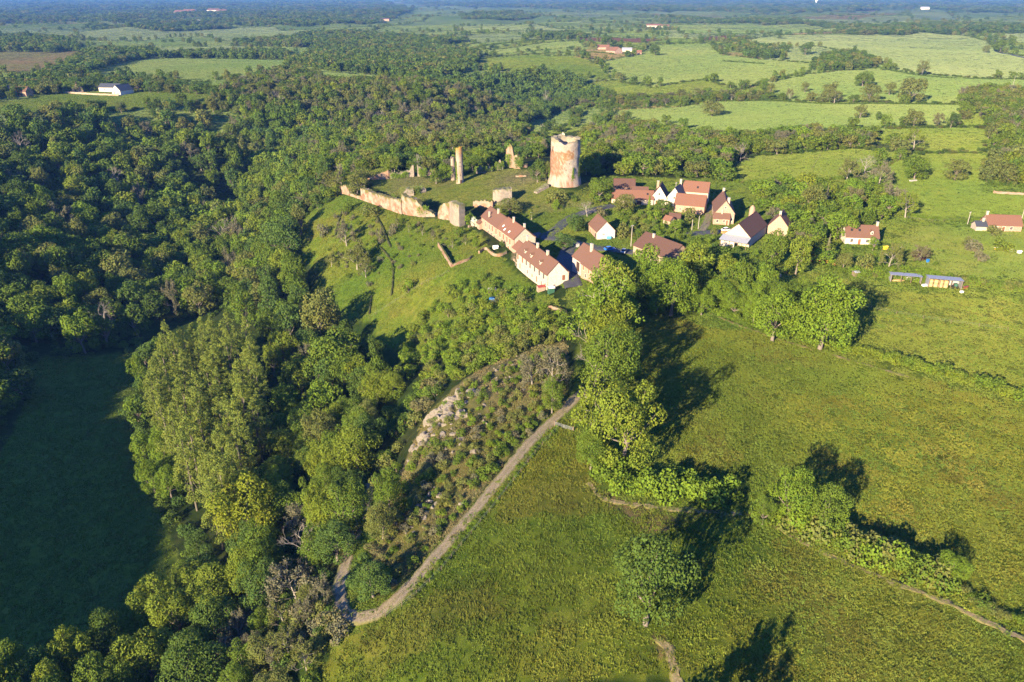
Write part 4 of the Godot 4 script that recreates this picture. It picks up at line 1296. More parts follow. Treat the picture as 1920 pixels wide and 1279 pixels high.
func make_castle() -> void:
	var rm := mat(Color(1, 1, 1), 0.95, 0.15)
	rm.vertex_color_use_as_albedo = true
	rm.albedo_texture = noise_tex(0.06, Color(0.72, 0.70, 0.68), Color(1, 1, 1), 61, 512)
	rm.uv1_triplanar = true
	rm.uv1_world_triplanar = true
	rm.uv1_scale = Vector3.ONE * 0.3
	rm.normal_enabled = true
	rm.normal_texture = noise_tex(0.09, Color.BLACK, Color.WHITE, 62, 512, true, 8.0)
	rm.normal_scale = 0.8
	M.ruin = rm
	# the keep
	var kc := at(1060, 350)
	kc = Vector3(kc.x, kc.y - 0.5, kc.z - 6.6)
	var prof := [[-3.0, 8.6], [0.0, 8.0], [2.2, 7.5], [4.4, 7.0], [5.6, 6.8]]
	for i in 22: prof.append([6.4 + i * 0.69, 6.75 - 0.006 * i])
	var eye_az := atan2(EYE.x - kc.x, EYE.z - kc.z)
	var keep := drum("keep", "great round ruined keep with pale render over red masonry", kc, prof,
		func(a: float):
			var f := angle_difference(eye_az, a)
			return 20.6 - 1.4 * exp(-pow((f - 0.05) / 0.40, 2)) + 0.45 * sin(a * 7.0) * sin(a * 3.0 + 1.0) + (0.9 if f < -0.5 else 0.5 if f > 0.7 else 0.0),
		func(v: Vector3):
			var f := angle_difference(eye_az, atan2(v.x, v.z))
			var a := spot(v.x, v.y, v.z, 2.5)
			var b := spot(v.x, v.y * 1.4, v.z, 8.0)
			var pale := Color(0.44, 0.38, 0.30) * (1.0 + 0.16 * spot(v.x, v.y * 0.2, v.z, 14.0))
			var red := Color(0.31, 0.175, 0.108)
			var ochre := Color(0.34, 0.195, 0.095)
			var y := v.y + a * 1.6
			var c := pale
			if y < 5.4: c = pale.lerp(red, clampf(0.15 + b * 2.2 + (0.35 if v.y < 2.2 and f > -0.4 else 0.0), 0.0, 1.0))
			elif y < 16.4:
				if f < -0.42 + a * 0.45: c = red.lerp(pale, clampf(0.04 + b * 1.1, 0.0, 0.6))
				elif y > 11.9 + f * 1.6 and y < 15.9 + f and f < 0.62 + a * 0.5: c = ochre.lerp(pale, clampf(0.06 + b * 1.2, 0.0, 0.7))
				elif f < 0.02 + b * 0.5 + a * 0.3: c = red.lerp(pale, clampf(0.35 + b * 1.6, 0.0, 0.9))
			else: c = pale.lerp(red, clampf(-0.05 + b * 1.1, 0.0, 0.5))
			if v.y > 19.7 + a * 1.4: c = c.lerp(MOSS, 0.4)
			return c * (1.0 + b * 0.3), 0.22)
	part("merlon", done(prism([Vector3(-0.8, 0, 0.6), Vector3(0.9, 0, 0.6), Vector3(0.6, 1.6, 0.5), Vector3(-0.2, 2.3, 0.4), Vector3(-0.7, 1.3, 0.5)], Vector3(0, 0, -1.1))), M.cream, keep, Transform3D(Basis(), Vector3(-0.8, 20.4, -5.6)))
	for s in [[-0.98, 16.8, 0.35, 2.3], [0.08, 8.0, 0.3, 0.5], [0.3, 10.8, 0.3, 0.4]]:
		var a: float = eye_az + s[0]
		part("loophole_shade", done(box(Vector3.ZERO, Vector3(s[2], s[3], 0.3))), M.dark_wood_and_shade, keep, Transform3D(Basis(Vector3.UP, a), Vector3(sin(a), 0, cos(a)) * 6.72 + Vector3(0, s[1], 0)))  # dark box on the wall, painting the shade inside a slit
	ivy_patch(keep, eye_az + 0.42, eye_az + 0.72, 0.5, 9.0, 7.0, 420, 71)
	ivy_patch(keep, eye_az + 1.0, eye_az + 1.4, 0.0, 13.0, 7.0, 700, 72)
	ivy_patch(keep, eye_az - 1.55, eye_az - 1.2, 0.0, 8.0, 7.1, 380, 73)
	# the stair turret and its stub
	var tc := at(862, 344)
	var stair := drum("stair_turret", "tall slender stone stair turret standing alone in the ward", Vector3(tc.x, tc.y - 0.3, tc.z - 1.6), [[-2.0, 2.0], [0.0, 1.95], [2.0, 1.8], [5.0, 1.72], [8.0, 1.7], [11.0, 1.68], [14.0, 1.66], [17.6, 1.62]],
		func(a: float): return 17.4 + 0.7 * sin(a + 0.8) + 0.2 * sin(a * 5.0),
		func(v: Vector3):
			if v.y > 16.9: return Color(0.42, 0.24, 0.05)
			return Color(0.44, 0.37, 0.29).lerp(Color(0.33, 0.21, 0.14), clampf(0.2 + spot(v.x, v.y, v.z, 4.0) * 2.0, 0.0, 1.0)), 0.12)
	part("doorway", done(box(Vector3.ZERO, Vector3(0.8, 1.9, 0.4))), M.dark_wood_and_shade, stair, Transform3D(Basis(Vector3.UP, 0.35), Vector3(sin(0.35), 0, cos(0.35)) * 1.86 + Vector3(0, 1.1, 0)))  # no hole here: a dark block paints the shade of the doorway
	for y in [4.4, 8.6, 10.6]: part("loophole_shade", done(box(Vector3.ZERO, Vector3(0.3, 0.6, 0.3))), M.dark_wood_and_shade, stair, Transform3D(Basis(Vector3.UP, 0.2), Vector3(sin(0.2), 0, cos(0.2)) * 1.66 + Vector3(0, y, 0)))  # slits are dark blocks on the shaft, their shade put in as colour
	ivy_patch(stair, -1.4, -0.5, 0.5, 11.0, 1.8, 330, 74)
	var sc := at(851, 340)
	drum("turret_stub", "broken stub of masonry beside the slender stair turret", Vector3(sc.x - 0.5, sc.y - 0.3, sc.z - 2.5), [[-2.0, 1.2], [0.0, 1.15], [4.0, 1.05], [8.0, 1.0], [12.0, 0.95]], func(a: float): return 11.6 + 0.5 * sin(a * 2.0), func(v: Vector3): return Color(0.42, 0.34, 0.26) * (1.0 + 0.5 * spot(v.x, v.y, v.z, 6.0)), 0.1)
	# curtain walls, left to right
	ruin("ruined_wall", "small ochre wall fragment at the far end of the curtain wall", [wp(640, 362, 3.6), wp(652, 364, 4.2), wp(657, 366, 2.0)], 1.4, pinkish)
	ruin("ruined_wall", "low crumbling stretch joining the wall fragment to the curtain wall", [wp(658, 367, 1.6), wp(668, 370, 1.2), wp(679, 374, 1.4)], 1.2, pinkish, 0.3)
	ruin("curtain_wall", "long red and grey curtain wall above the garden terraces", [wp(681, 373, 5.4), wp(700, 380, 5.2), wp(722, 388, 5.4), wp(742, 395, 5.6), wp(757, 400, 6.6)], 2.2, red_pale, 0.4, 3.0)
	ruin("curtain_wall", "broken corner tower wall of red stone sloping down to rubble", [wp(758, 399, 8.4), wp(770, 402, 8.0), wp(784, 404, 7.2), wp(793, 405, 4.6), wp(804, 405, 2.6), wp(818, 405, 0.9)], 2.4, red_pale, 0.5, 3.0)
	ruin("curtain_wall", "arched red wall with a tall pale buttress end beside the garden", [wp(824, 408, 2.5), wp(829, 409, 5.6), wp(838, 410, 7.4), wp(848, 412, 7.6)], 2.2, red_pale, 0.4, 3.0)
	ruin("buttress", "tall pale grey buttress at the broken end of the arched wall", [wp(850, 416, 9.2), wp(858, 421, 9.4), wp(867, 424, 9.4)], 3.0, grey_pale, 0.3, 3.0)
	ruin("ruined_wall", "pink low wall joining the square ruin to the ward", [wp(888, 388, 2.6), wp(905, 388, 3.2), wp(925, 389, 3.0)], 1.2, pinkish)
	ruin("square_ruin", "square grey stump of a ruined tower above the row houses", [wp(928, 381, 6.4), wp(940, 381, 6.6), wp(959, 378, 6.2)], 4.2, grey_pale, 0.35, 3.0)
	ruin("ruined_wall", "pale wall fragment below the grassy mound", [wp(690, 338, 1.6), wp(700, 337, 2.8), wp(715, 336, 3.4), wp(728, 335, 4.2), wp(731, 334, 3.0)], 1.2, pinkish, 0.4)
	ruin("ruined_gate", "ruined gatehouse wall with a dark doorway at the back of the ward", [wp(768, 331, 3.0), wp(772, 331, 5.4), wp(777, 331, 6.0)], 1.6, grey_pale, 0.4)
	ruin("ruined_gate", "jamb of the ruined gatehouse beyond the dark doorway", [wp(783, 330, 6.0), wp(788, 330, 5.0), wp(798, 329, 3.2)], 1.6, grey_pale, 0.4)
	ruin("ruined_wall", "low pale wall between the gatehouse and the turret", [wp(799, 329, 2.4), wp(808, 328, 2.8), wp(818, 327, 2.4)], 1.0, pinkish)
	ruin("ruined_wall", "ivy hung back wall of the ward beside the gatehouse", [wp(732, 335, 2.6), wp(750, 333, 3.0), wp(767, 331, 3.2)], 1.0, grey_pale)
	ruin("chapel_ruin", "tall pointed gable of the ruined hall against the trees", [wp(950, 314, 9.0), wp(954, 314, 11.0), wp(957, 314, 12.2), wp(961, 314, 11.0), wp(964, 314, 6.5)], 1.4, pinkish, 0.3)
	ruin("chapel_ruin", "ivied side wall of the ruined hall", [wp(965, 315, 6.4), wp(970, 316, 7.2), wp(976, 316, 5.6)], 1.4, pinkish, 0.4)
	ruin("ruined_wall", "low wall end right of the ruined hall", [wp(977, 313, 2.2), wp(988, 314, 2.0)], 1.0, pinkish, 0.2)
	for f in [[893, 325, 4.6, 5.0, "broad shaded wall fragment in the row behind the turret"], [911, 322, 2.8, 3.4, "short shaded wall fragment in the row behind the turret"], [932, 319, 6.0, 3.0, "tall thin shaded wall fragment in the row behind the turret"]]:
		var a := at(f[0], f[1])
		ruin("ruined_wall", f[4], [[a.x, a.z, f[2] * 0.5], [a.x + f[3] * 0.5, a.z - 0.6, f[2] * 0.8], [a.x + f[3], a.z - 1.0, f[2] * 0.4]], 1.2, grey_pale, 0.8)
		ivy_on("ivy growing on the " + f[4].replace("shaded ", ""), a + Vector3(-0.5, 0, 0.5), a + Vector3(f[3], 0, -0.3), f[2] * 0.75, 0.9, int(260 * f[2] * 0.5), "mid", 90 + int(f[2] * 10))
	ruin("vault_ruin", "low vaulted ruin smothered in ivy in the middle of the ward", [wp(757, 366, 2.0), wp(765, 365, 3.4), wp(776, 364, 3.2)], 4.0, grey_pale, 0.3)
	ruin("vault_ruin", "small grey arch beside the ivy covered vault", [wp(786, 361, 2.2), wp(791, 360, 3.0), wp(797, 359, 1.8)], 3.0, grey_pale, 0.3)
	ruin("ruined_wall", "tiny pale foundation wall on the lawn left of the keep", [wp(967, 332, 0.9), wp(987, 331, 0.7)], 0.8, pinkish, 0.1, 1.0)
	ruin("ramp_wall", "grey stone ramp leading up to the foot of the keep", [wp(1004, 362, 0.8), wp(1014, 357, 1.2), wp(1026, 351, 1.6)], 2.4, grey_pale, 0.1, 1.5)
	ivy_on("ivy sheet over the back wall of the ward", at(733, 337), at(765, 333), 3.2, 0.7, 900, "lime", 81)
	ivy_on("ivy sheet beside the dark doorway of the gatehouse", at(786, 332), at(800, 331), 4.6, 0.7, 700, "lime", 82)
	ivy_on("ivy over the low vault in the ward", at(756, 366), at(780, 364), 3.9, 2.0, 1100, "olive", 83)
	ivy_on("ivy between the two arches in the ward", at(778, 364), at(788, 362), 3.4, 1.4, 600, "lime", 84)
	ivy_on("ivy on the side wall of the ruined hall", at(966, 317), at(979, 317), 6.4, 0.8, 900, "mid", 85)
	ivy_on("ivy on the pointed gable of the ruined hall", at(949, 315), at(957, 315), 7.5, 0.8, 600, "lime", 86)
	ivy_on("ivy spilling down the broken corner tower", at(786, 406), at(800, 406), 5.0, 1.2, 800, "lime", 87)
	ivy_on("grass and ivy along the top of the curtain wall", at(735, 388), at(758, 394), 6.4, 0.8, 500, "mid", 88)

# ---------------------------------------------------------------- roads, grass, hedges, single trees
func path_points(px: Array, step: float) -> Array:
	var cv := Curve3D.new()
	var pts := []
	for i in range(0, px.size(), 2): pts.append(at(px[i], px[i + 1]))
	for i in pts.size():
		var t: Vector3 = (pts[mini(i + 1, pts.size() - 1)] - pts[maxi(i - 1, 0)]) * 0.22
		cv.add_point(pts[i], -t, t)
	cv.bake_interval = step
	var out := []
	var d := 0.0
	while d <= cv.get_baked_length():
		var p := cv.sample_baked(d)
		out.append(Vector3(p.x, ground(p.x, p.z), p.z))
		d += step
	return out

func ribbon(called: String, label: String, px: Array, width: float, m: Material, lift := 0.14, wob := 0.25, step := 1.2) -> void:
	var pts := path_points(px, step)
	var st := SurfaceTool.new()
	st.begin(Mesh.PRIMITIVE_TRIANGLES)
	var rows := []
	var cut := [-0.62, -0.5, -0.28, 0.0, 0.28, 0.5, 0.62]
	for i in pts.size():
		var d: Vector3 = (pts[mini(i + 1, pts.size() - 1)] - pts[maxi(i - 1, 0)])
		var side := Vector3(-d.z, 0, d.x).normalized()
		var row := []
		for k in cut.size():
			var w: float = cut[k] * width
			if absf(cut[k]) >= 0.5: w += n1.get_noise_2d(pts[i].x * 5.0 + k * 40.0, pts[i].z * 5.0) * wob * 2.0
			var p: Vector3 = pts[i] + side * w
			p.y = maxf(ground(p.x, p.z), lerpf(ground(p.x, p.z), pts[i].y, 0.6)) + (lift if absf(cut[k]) < 0.6 else -0.25)
			row.append(p)
		rows.append(row)
	var turf := Color(0.62, 0.72, 0.40) if m != M.asphalt else Color(0.9, 0.9, 0.85)
	var worn := [turf * 0.8, turf, Color(1.08, 1.06, 1.02), Color(0.84, 0.86, 0.74) if m != M.asphalt else Color(0.95, 0.95, 0.95), Color(1.08, 1.06, 1.02), turf, turf * 0.8]
	for i in rows.size() - 1:
		for k in cut.size() - 1:
			for o in [[0, 0], [1, 0], [0, 1], [0, 1], [1, 0], [1, 1]]:
				var v: Vector3 = rows[i + o[0]][k + o[1]]
				st.set_color(worn[k + o[1]] * (1.0 + 0.35 * n1.get_noise_2d(v.x * 7.0, v.z * 7.0)))
				st.add_vertex(v)
	st.generate_normals()
	var mesh := st.commit()
	tag(part(called, mesh, m, self), label, "road", "", "structure")

func make_roads() -> void:
	M.gravel = blotch(Color(0.25, 0.20, 0.135), Color(0.15, 0.12, 0.075), 0.22, 91, 1.0, 0.04, 0.7)
	M.asphalt = blotch(Color(0.075, 0.075, 0.078), Color(0.055, 0.055, 0.058), 0.2, 93, 0.9, 0.04, 0.2)
	M.track = blotch(Color(0.24, 0.17, 0.10), Color(0.14, 0.13, 0.05), 0.18, 95, 1.0, 0.03, 0.4)
	for k in [M.gravel, M.asphalt, M.track]: k.vertex_color_use_as_albedo = true
	ribbon("lane", "pale gravel lane curving down from the ridge round a hairpin into the wood", [1092,735, 1072,755, 1040,786, 1000,824, 950,884, 900,946, 850,1006, 800,1064, 760,1108, 722,1142, 690,1156, 662,1157, 642,1142, 637,1108, 646,1068, 660,1022, 675,982, 688,944, 694,905], 2.5, M.gravel)
	ribbon("road", "asphalt village road in the shade of the row houses", [1150,385, 1120,392, 1088,402, 1062,414, 1042,431, 1020,441, 1000,437], 4.6, M.asphalt)
	ribbon("road", "asphalt road running on through the hamlet past the cars", [1018,444, 1056,449, 1100,461, 1150,469, 1200,474, 1260,480], 4.6, M.asphalt, 0.18)
	ribbon("road", "asphalt branch between the white row house and the barn house", [1074,456, 1060,484, 1068,514, 1078,540], 5.0, M.asphalt, 0.22)
	ribbon("lane", "stony lane between the red barn and the steep stone house", [1338,385, 1330,402, 1324,420, 1314,434], 3.2, M.gravel, 0.14, 0.2)
	ribbon("road", "short asphalt road in front of the steep stone house", [1290,440, 1314,437, 1350,435, 1385,434], 4.6, M.asphalt, 0.18)
	ribbon("road", "narrow country road climbing over the pale field", [1846,60, 1856,70, 1866,82, 1868,95, 1890,102, 1930,110, 1990,120], 5.0, M.asphalt, 0.5, 0.2, 6.0)
	ribbon("track", "brown track leading down between the far trees", [1850,232, 1858,246, 1868,258, 1884,270], 4.0, M.track, 0.2, 0.3, 2.0)
	ribbon("track", "bare earth track along the lower edge of the hedge row", [1402,962, 1450,985, 1510,1018, 1580,1052, 1650,1082, 1720,1108, 1790,1135, 1850,1165, 1930,1205], 1.1, M.track, 0.06, 0.6)
	ribbon("track", "worn cattle track under the clump of hedge trees", [1105,905, 1130,932, 1180,945, 1240,952, 1300,958, 1400,963], 1.2, M.track, 0.06, 0.7)
	ribbon("track", "cattle path along the oak hedge of the hay field", [1330,588, 1420,622, 1500,648, 1570,668, 1650,692, 1720,712], 1.0, M.track, 0.06, 0.5)
	ribbon("ditch", "muddy ditch running down from the field tree to the water hole", [1235,1195, 1250,1215, 1262,1245, 1275,1285], 1.6, M.track, 0.05, 0.6)
	for w in [[642,395, 634,420, 628,445], [706,408, 718,430, 728,455, 733,465], [713,465, 728,482, 736,500, 736,535, 733,557], [697,556, 694,575, 692,592]]:
		var pts := path_points(w, 1.0)
		var poly := []
		for p in pts: poly.append([p.x, p.z, 0.7])
		ruin("terrace_wall", "low dry stone terrace wall crossing the sunny grass slope", poly, 0.5, func(q, _y, _v): return Color(0.075, 0.085, 0.03) * (1.0 + spot(q.x, q.y, q.z, 9.0)), 0.15, 1.0, "terrace walls on the garden slope")
	var gw := [["garden_wall", "tall stone garden wall stepping down the terrace", [822,462, 830,474, 840,490, 848,503], 1.9], ["garden_wall", "low stone wall round the vegetable beds", [848,500, 862,494, 878,488, 884,482], 1.0], ["garden_wall", "curved stone wall round the garden seat below the row house", [898,476, 910,468, 922,477, 934,481, 950,475], 1.2], ["garden_wall", "short wall beside the end of the row house", [878,427, 890,422, 898,420], 1.0], ["garden_wall", "stone garden wall under the trees beyond the terrace end", [1028,578, 1045,582, 1062,588], 1.0], ["garden_wall", "stone field wall beside the far trees", [1862,362, 1885,364, 1925,366], 1.2]]
	for g in gw:
		var poly := []
		for p in path_points(g[2], 1.0): poly.append([p.x, p.z, g[3]])
		ruin(g[0], g[1], poly, 0.6, pinkish, 0.12, 1.2, "garden walls")

func make_grass() -> void:
	rng.seed = 55
	var white := mat(Color(1, 1, 1), 0.85, 0.08)
	white.vertex_color_use_as_albedo = true
	white.backlight_enabled = true
	white.backlight = Color(0.35, 0.40, 0.15)
	var patches := []
	for v in 5:
		var hp := Heap.new()
		for k in 105:
			var c := Vector3(rng.randf_range(-2.1, 2.1), 0, rng.randf_range(-2.1, 2.1))
			var big := rng.randf_range(0.5, 1.3)
			var tone := leaf_tone(0.16)
			for b in 6:
				var p := c + Vector3(rng.randf_range(-0.16, 0.16), -0.06, rng.randf_range(-0.16, 0.16)) * big
				var top := p + Vector3(rng.randf_range(-0.22, 0.22), rng.randf_range(0.6, 1.15), rng.randf_range(-0.22, 0.22)) * big
				var side := Vector3(rng.randf_range(-1, 1), 0, rng.randf_range(-1, 1)).normalized() * rng.randf_range(0.05, 0.12)
				hp.blade(p, top, side, tone * leaf_tone(0.16))
		patches.append(hp.mesh())
	var tall := {"pasture": 0.34, "meadow": 0.3, "paddock": 0.17, "green": 0.26, "crop": 0.34, "pale": 0.34, "terrace": 0.24, "ward": 0.14, "lawn": 0.2, "garden": 0.4, "scrub": 0.3, "stubble": 0.18}
	var words := {"pasture": "long seeding grass of the rough pastures", "meadow": "shaded meadow grass on the valley floor", "paddock": "short grazed grass of the paddock", "green": "lush grass of the pastures behind the village", "crop": "young green crops on the far fields", "pale": "pale ripening crops on the far fields", "terrace": "sunny grass of the garden terraces", "ward": "short grass of the castle ward", "lawn": "grass between the houses", "garden": "tall garden grass behind the white cottage", "scrub": "dry tufts on the rocky slope", "stubble": "thin stubble on the orange field"}
	for style in tall:
		var sets := [[], [], [], [], []]
		var tints := [[], [], [], [], []]
		for k in regions.size():
			var g: Dictionary = regions[k]
			if g.style != style: continue
			var rmin := 1e9
			var rmax := 0.0
			for q in g.poly:
				rmin = minf(rmin, q.length())
				rmax = maxf(rmax, q.length())
			var r := maxf(30.0, rmin - 20.0)
			while r < minf(rmax, 2600.0):
				var f := maxf(1.0, r / 650.0)
				var st := 3.6 * f
				var a := -PI + rng.randf() * st / r
				while a < PI:
					var q := Vector2(r * sin(a), -r * cos(a)) + Vector2(rng.randf_range(-1, 1), rng.randf_range(-1, 1)) * f
					a += st / r
					if not g.box.has_point(q) or not Geometry2D.is_point_in_polygon(q, g.poly): continue
					if style == "scrub" and rng.randf() < 0.35: continue
					var p := Vector3(q.x, ground(q.x, q.y), q.y)
					if not in_frame(p, 200.0): continue
					var up := slope_normal(p)
					var x := up.cross(Vector3(sin(r), 0, cos(r)).rotated(Vector3.UP, rng.randf() * TAU)).normalized()
					var b := Basis(x, up, x.cross(up))
					b = b * Basis.from_scale(Vector3(f, tall[style] * rng.randf_range(0.85, 1.2), f))
					var v: int = rng.randi() % 5
					sets[v].append(Transform3D(b, p))
					tints[v].append(mixed(style, q.x, q.y, 1.3) * rng.randf_range(0.92, 1.1))
				r += st
		var o := Node3D.new()
		o.name = numbered("grass")
		add_child(o)
		tag(o, words[style], "grass", "", "stuff")
		var total := 0
		for v in 5:
			total += sets[v].size()
			if not sets[v].is_empty(): multi(o, "tufts", patches[v], white, sets[v], tints[v])
		print("grass ", style, " ", total)

	# rough growth on the open ground between the named fields
	var sets := [[], [], [], [], []]
	var tints := [[], [], [], [], []]
	var r := 430.0
	while r < 3600.0:
		var f := maxf(1.3, r / 420.0)
		var a := deg_to_rad(-37.0)
		while a < deg_to_rad(37.0):
			var q := Vector2(r * sin(a), -r * cos(a)) + Vector2(rng.randf_range(-1, 1), rng.randf_range(-1, 1)) * f
			a += 3.7 * f / r
			if region_of(q.x, q.y) >= 0: continue
			var v: int = rng.randi() % 5
			sets[v].append(Transform3D(Basis(Vector3.UP, rng.randf() * TAU).scaled(Vector3(f, 0.4, f)), Vector3(q.x, ground(q.x, q.y), q.y)))
			tints[v].append(base_color(q.x, q.y, -1) * rng.randf_range(0.92, 1.1))
		r += 3.7 * f
	var wild := Node3D.new()
	wild.name = numbered("grass")
	add_child(wild)
	tag(wild, "rough growth and crops on the open land between the woods", "grass", "", "stuff")
	for v in 5: multi(wild, "tufts", patches[v], white, sets[v], tints[v])

# a hedge: bushes crowded along a line
func hedge(label: String, px: Array, h: float, w: float, tints: Array, dense := 1.0) -> void:
	var pts := path_points(px, maxf(0.8, w * 0.42 / dense))
	var o := thing("hedge", label, "hedge", pts[0], 0.0, "hedges")
	for p in pts:
		var s := rng.randf_range(0.75, 1.25)
		var q: Vector3 = p + Vector3(rng.randf_range(-1, 1), 0, rng.randf_range(-1, 1)) * w * 0.2
		q.y = ground(q.x, q.z) - 0.15 * h
		var b := Basis(Vector3.UP, rng.randf() * TAU).scaled(Vector3(w / 3.7 * s, h / 2.4 * s, w / 3.7 * s))
		part("bush", proto.shrub[rng.randi() % 4].crown, M["leaf_" + tints[rng.randi() % tints.size()]], o, Transform3D(b, q - pts[0]))

func span(px: float, ytop: float, ybase: float) -> Array:
	var p := at(px, ybase)
	var lo := 0.5
	var hi := 60.0
	for i in 18:
		var m := (lo + hi) / 2.0
		if to_px(p + Vector3(0, m, 0)).y > ytop: lo = m
		else: hi = m
	return [p, hi]

# crown left, right, top and foot in photo pixels, shape, variant, tint, label
func single(xl: float, xr: float, yt: float, yb: float, kind: String, v: int, tint: String, label: String, group := "single trees") -> void:
	var s := span((xl + xr) / 2.0, yt, yb)
	var p: Vector3 = s[0]
	var called: String = {"broad": "broadleaf_tree", "thin": "half_bare_tree", "bare": "dead_tree", "shrub": "shrub", "conifer": "conifer_tree", "poplar": "poplar_tree"}[kind]
	tree(called, kind, v, tint, p, s[1], (xr - xl) / px_scale(p), label, group, "shrub" if kind == "shrub" else "tree")

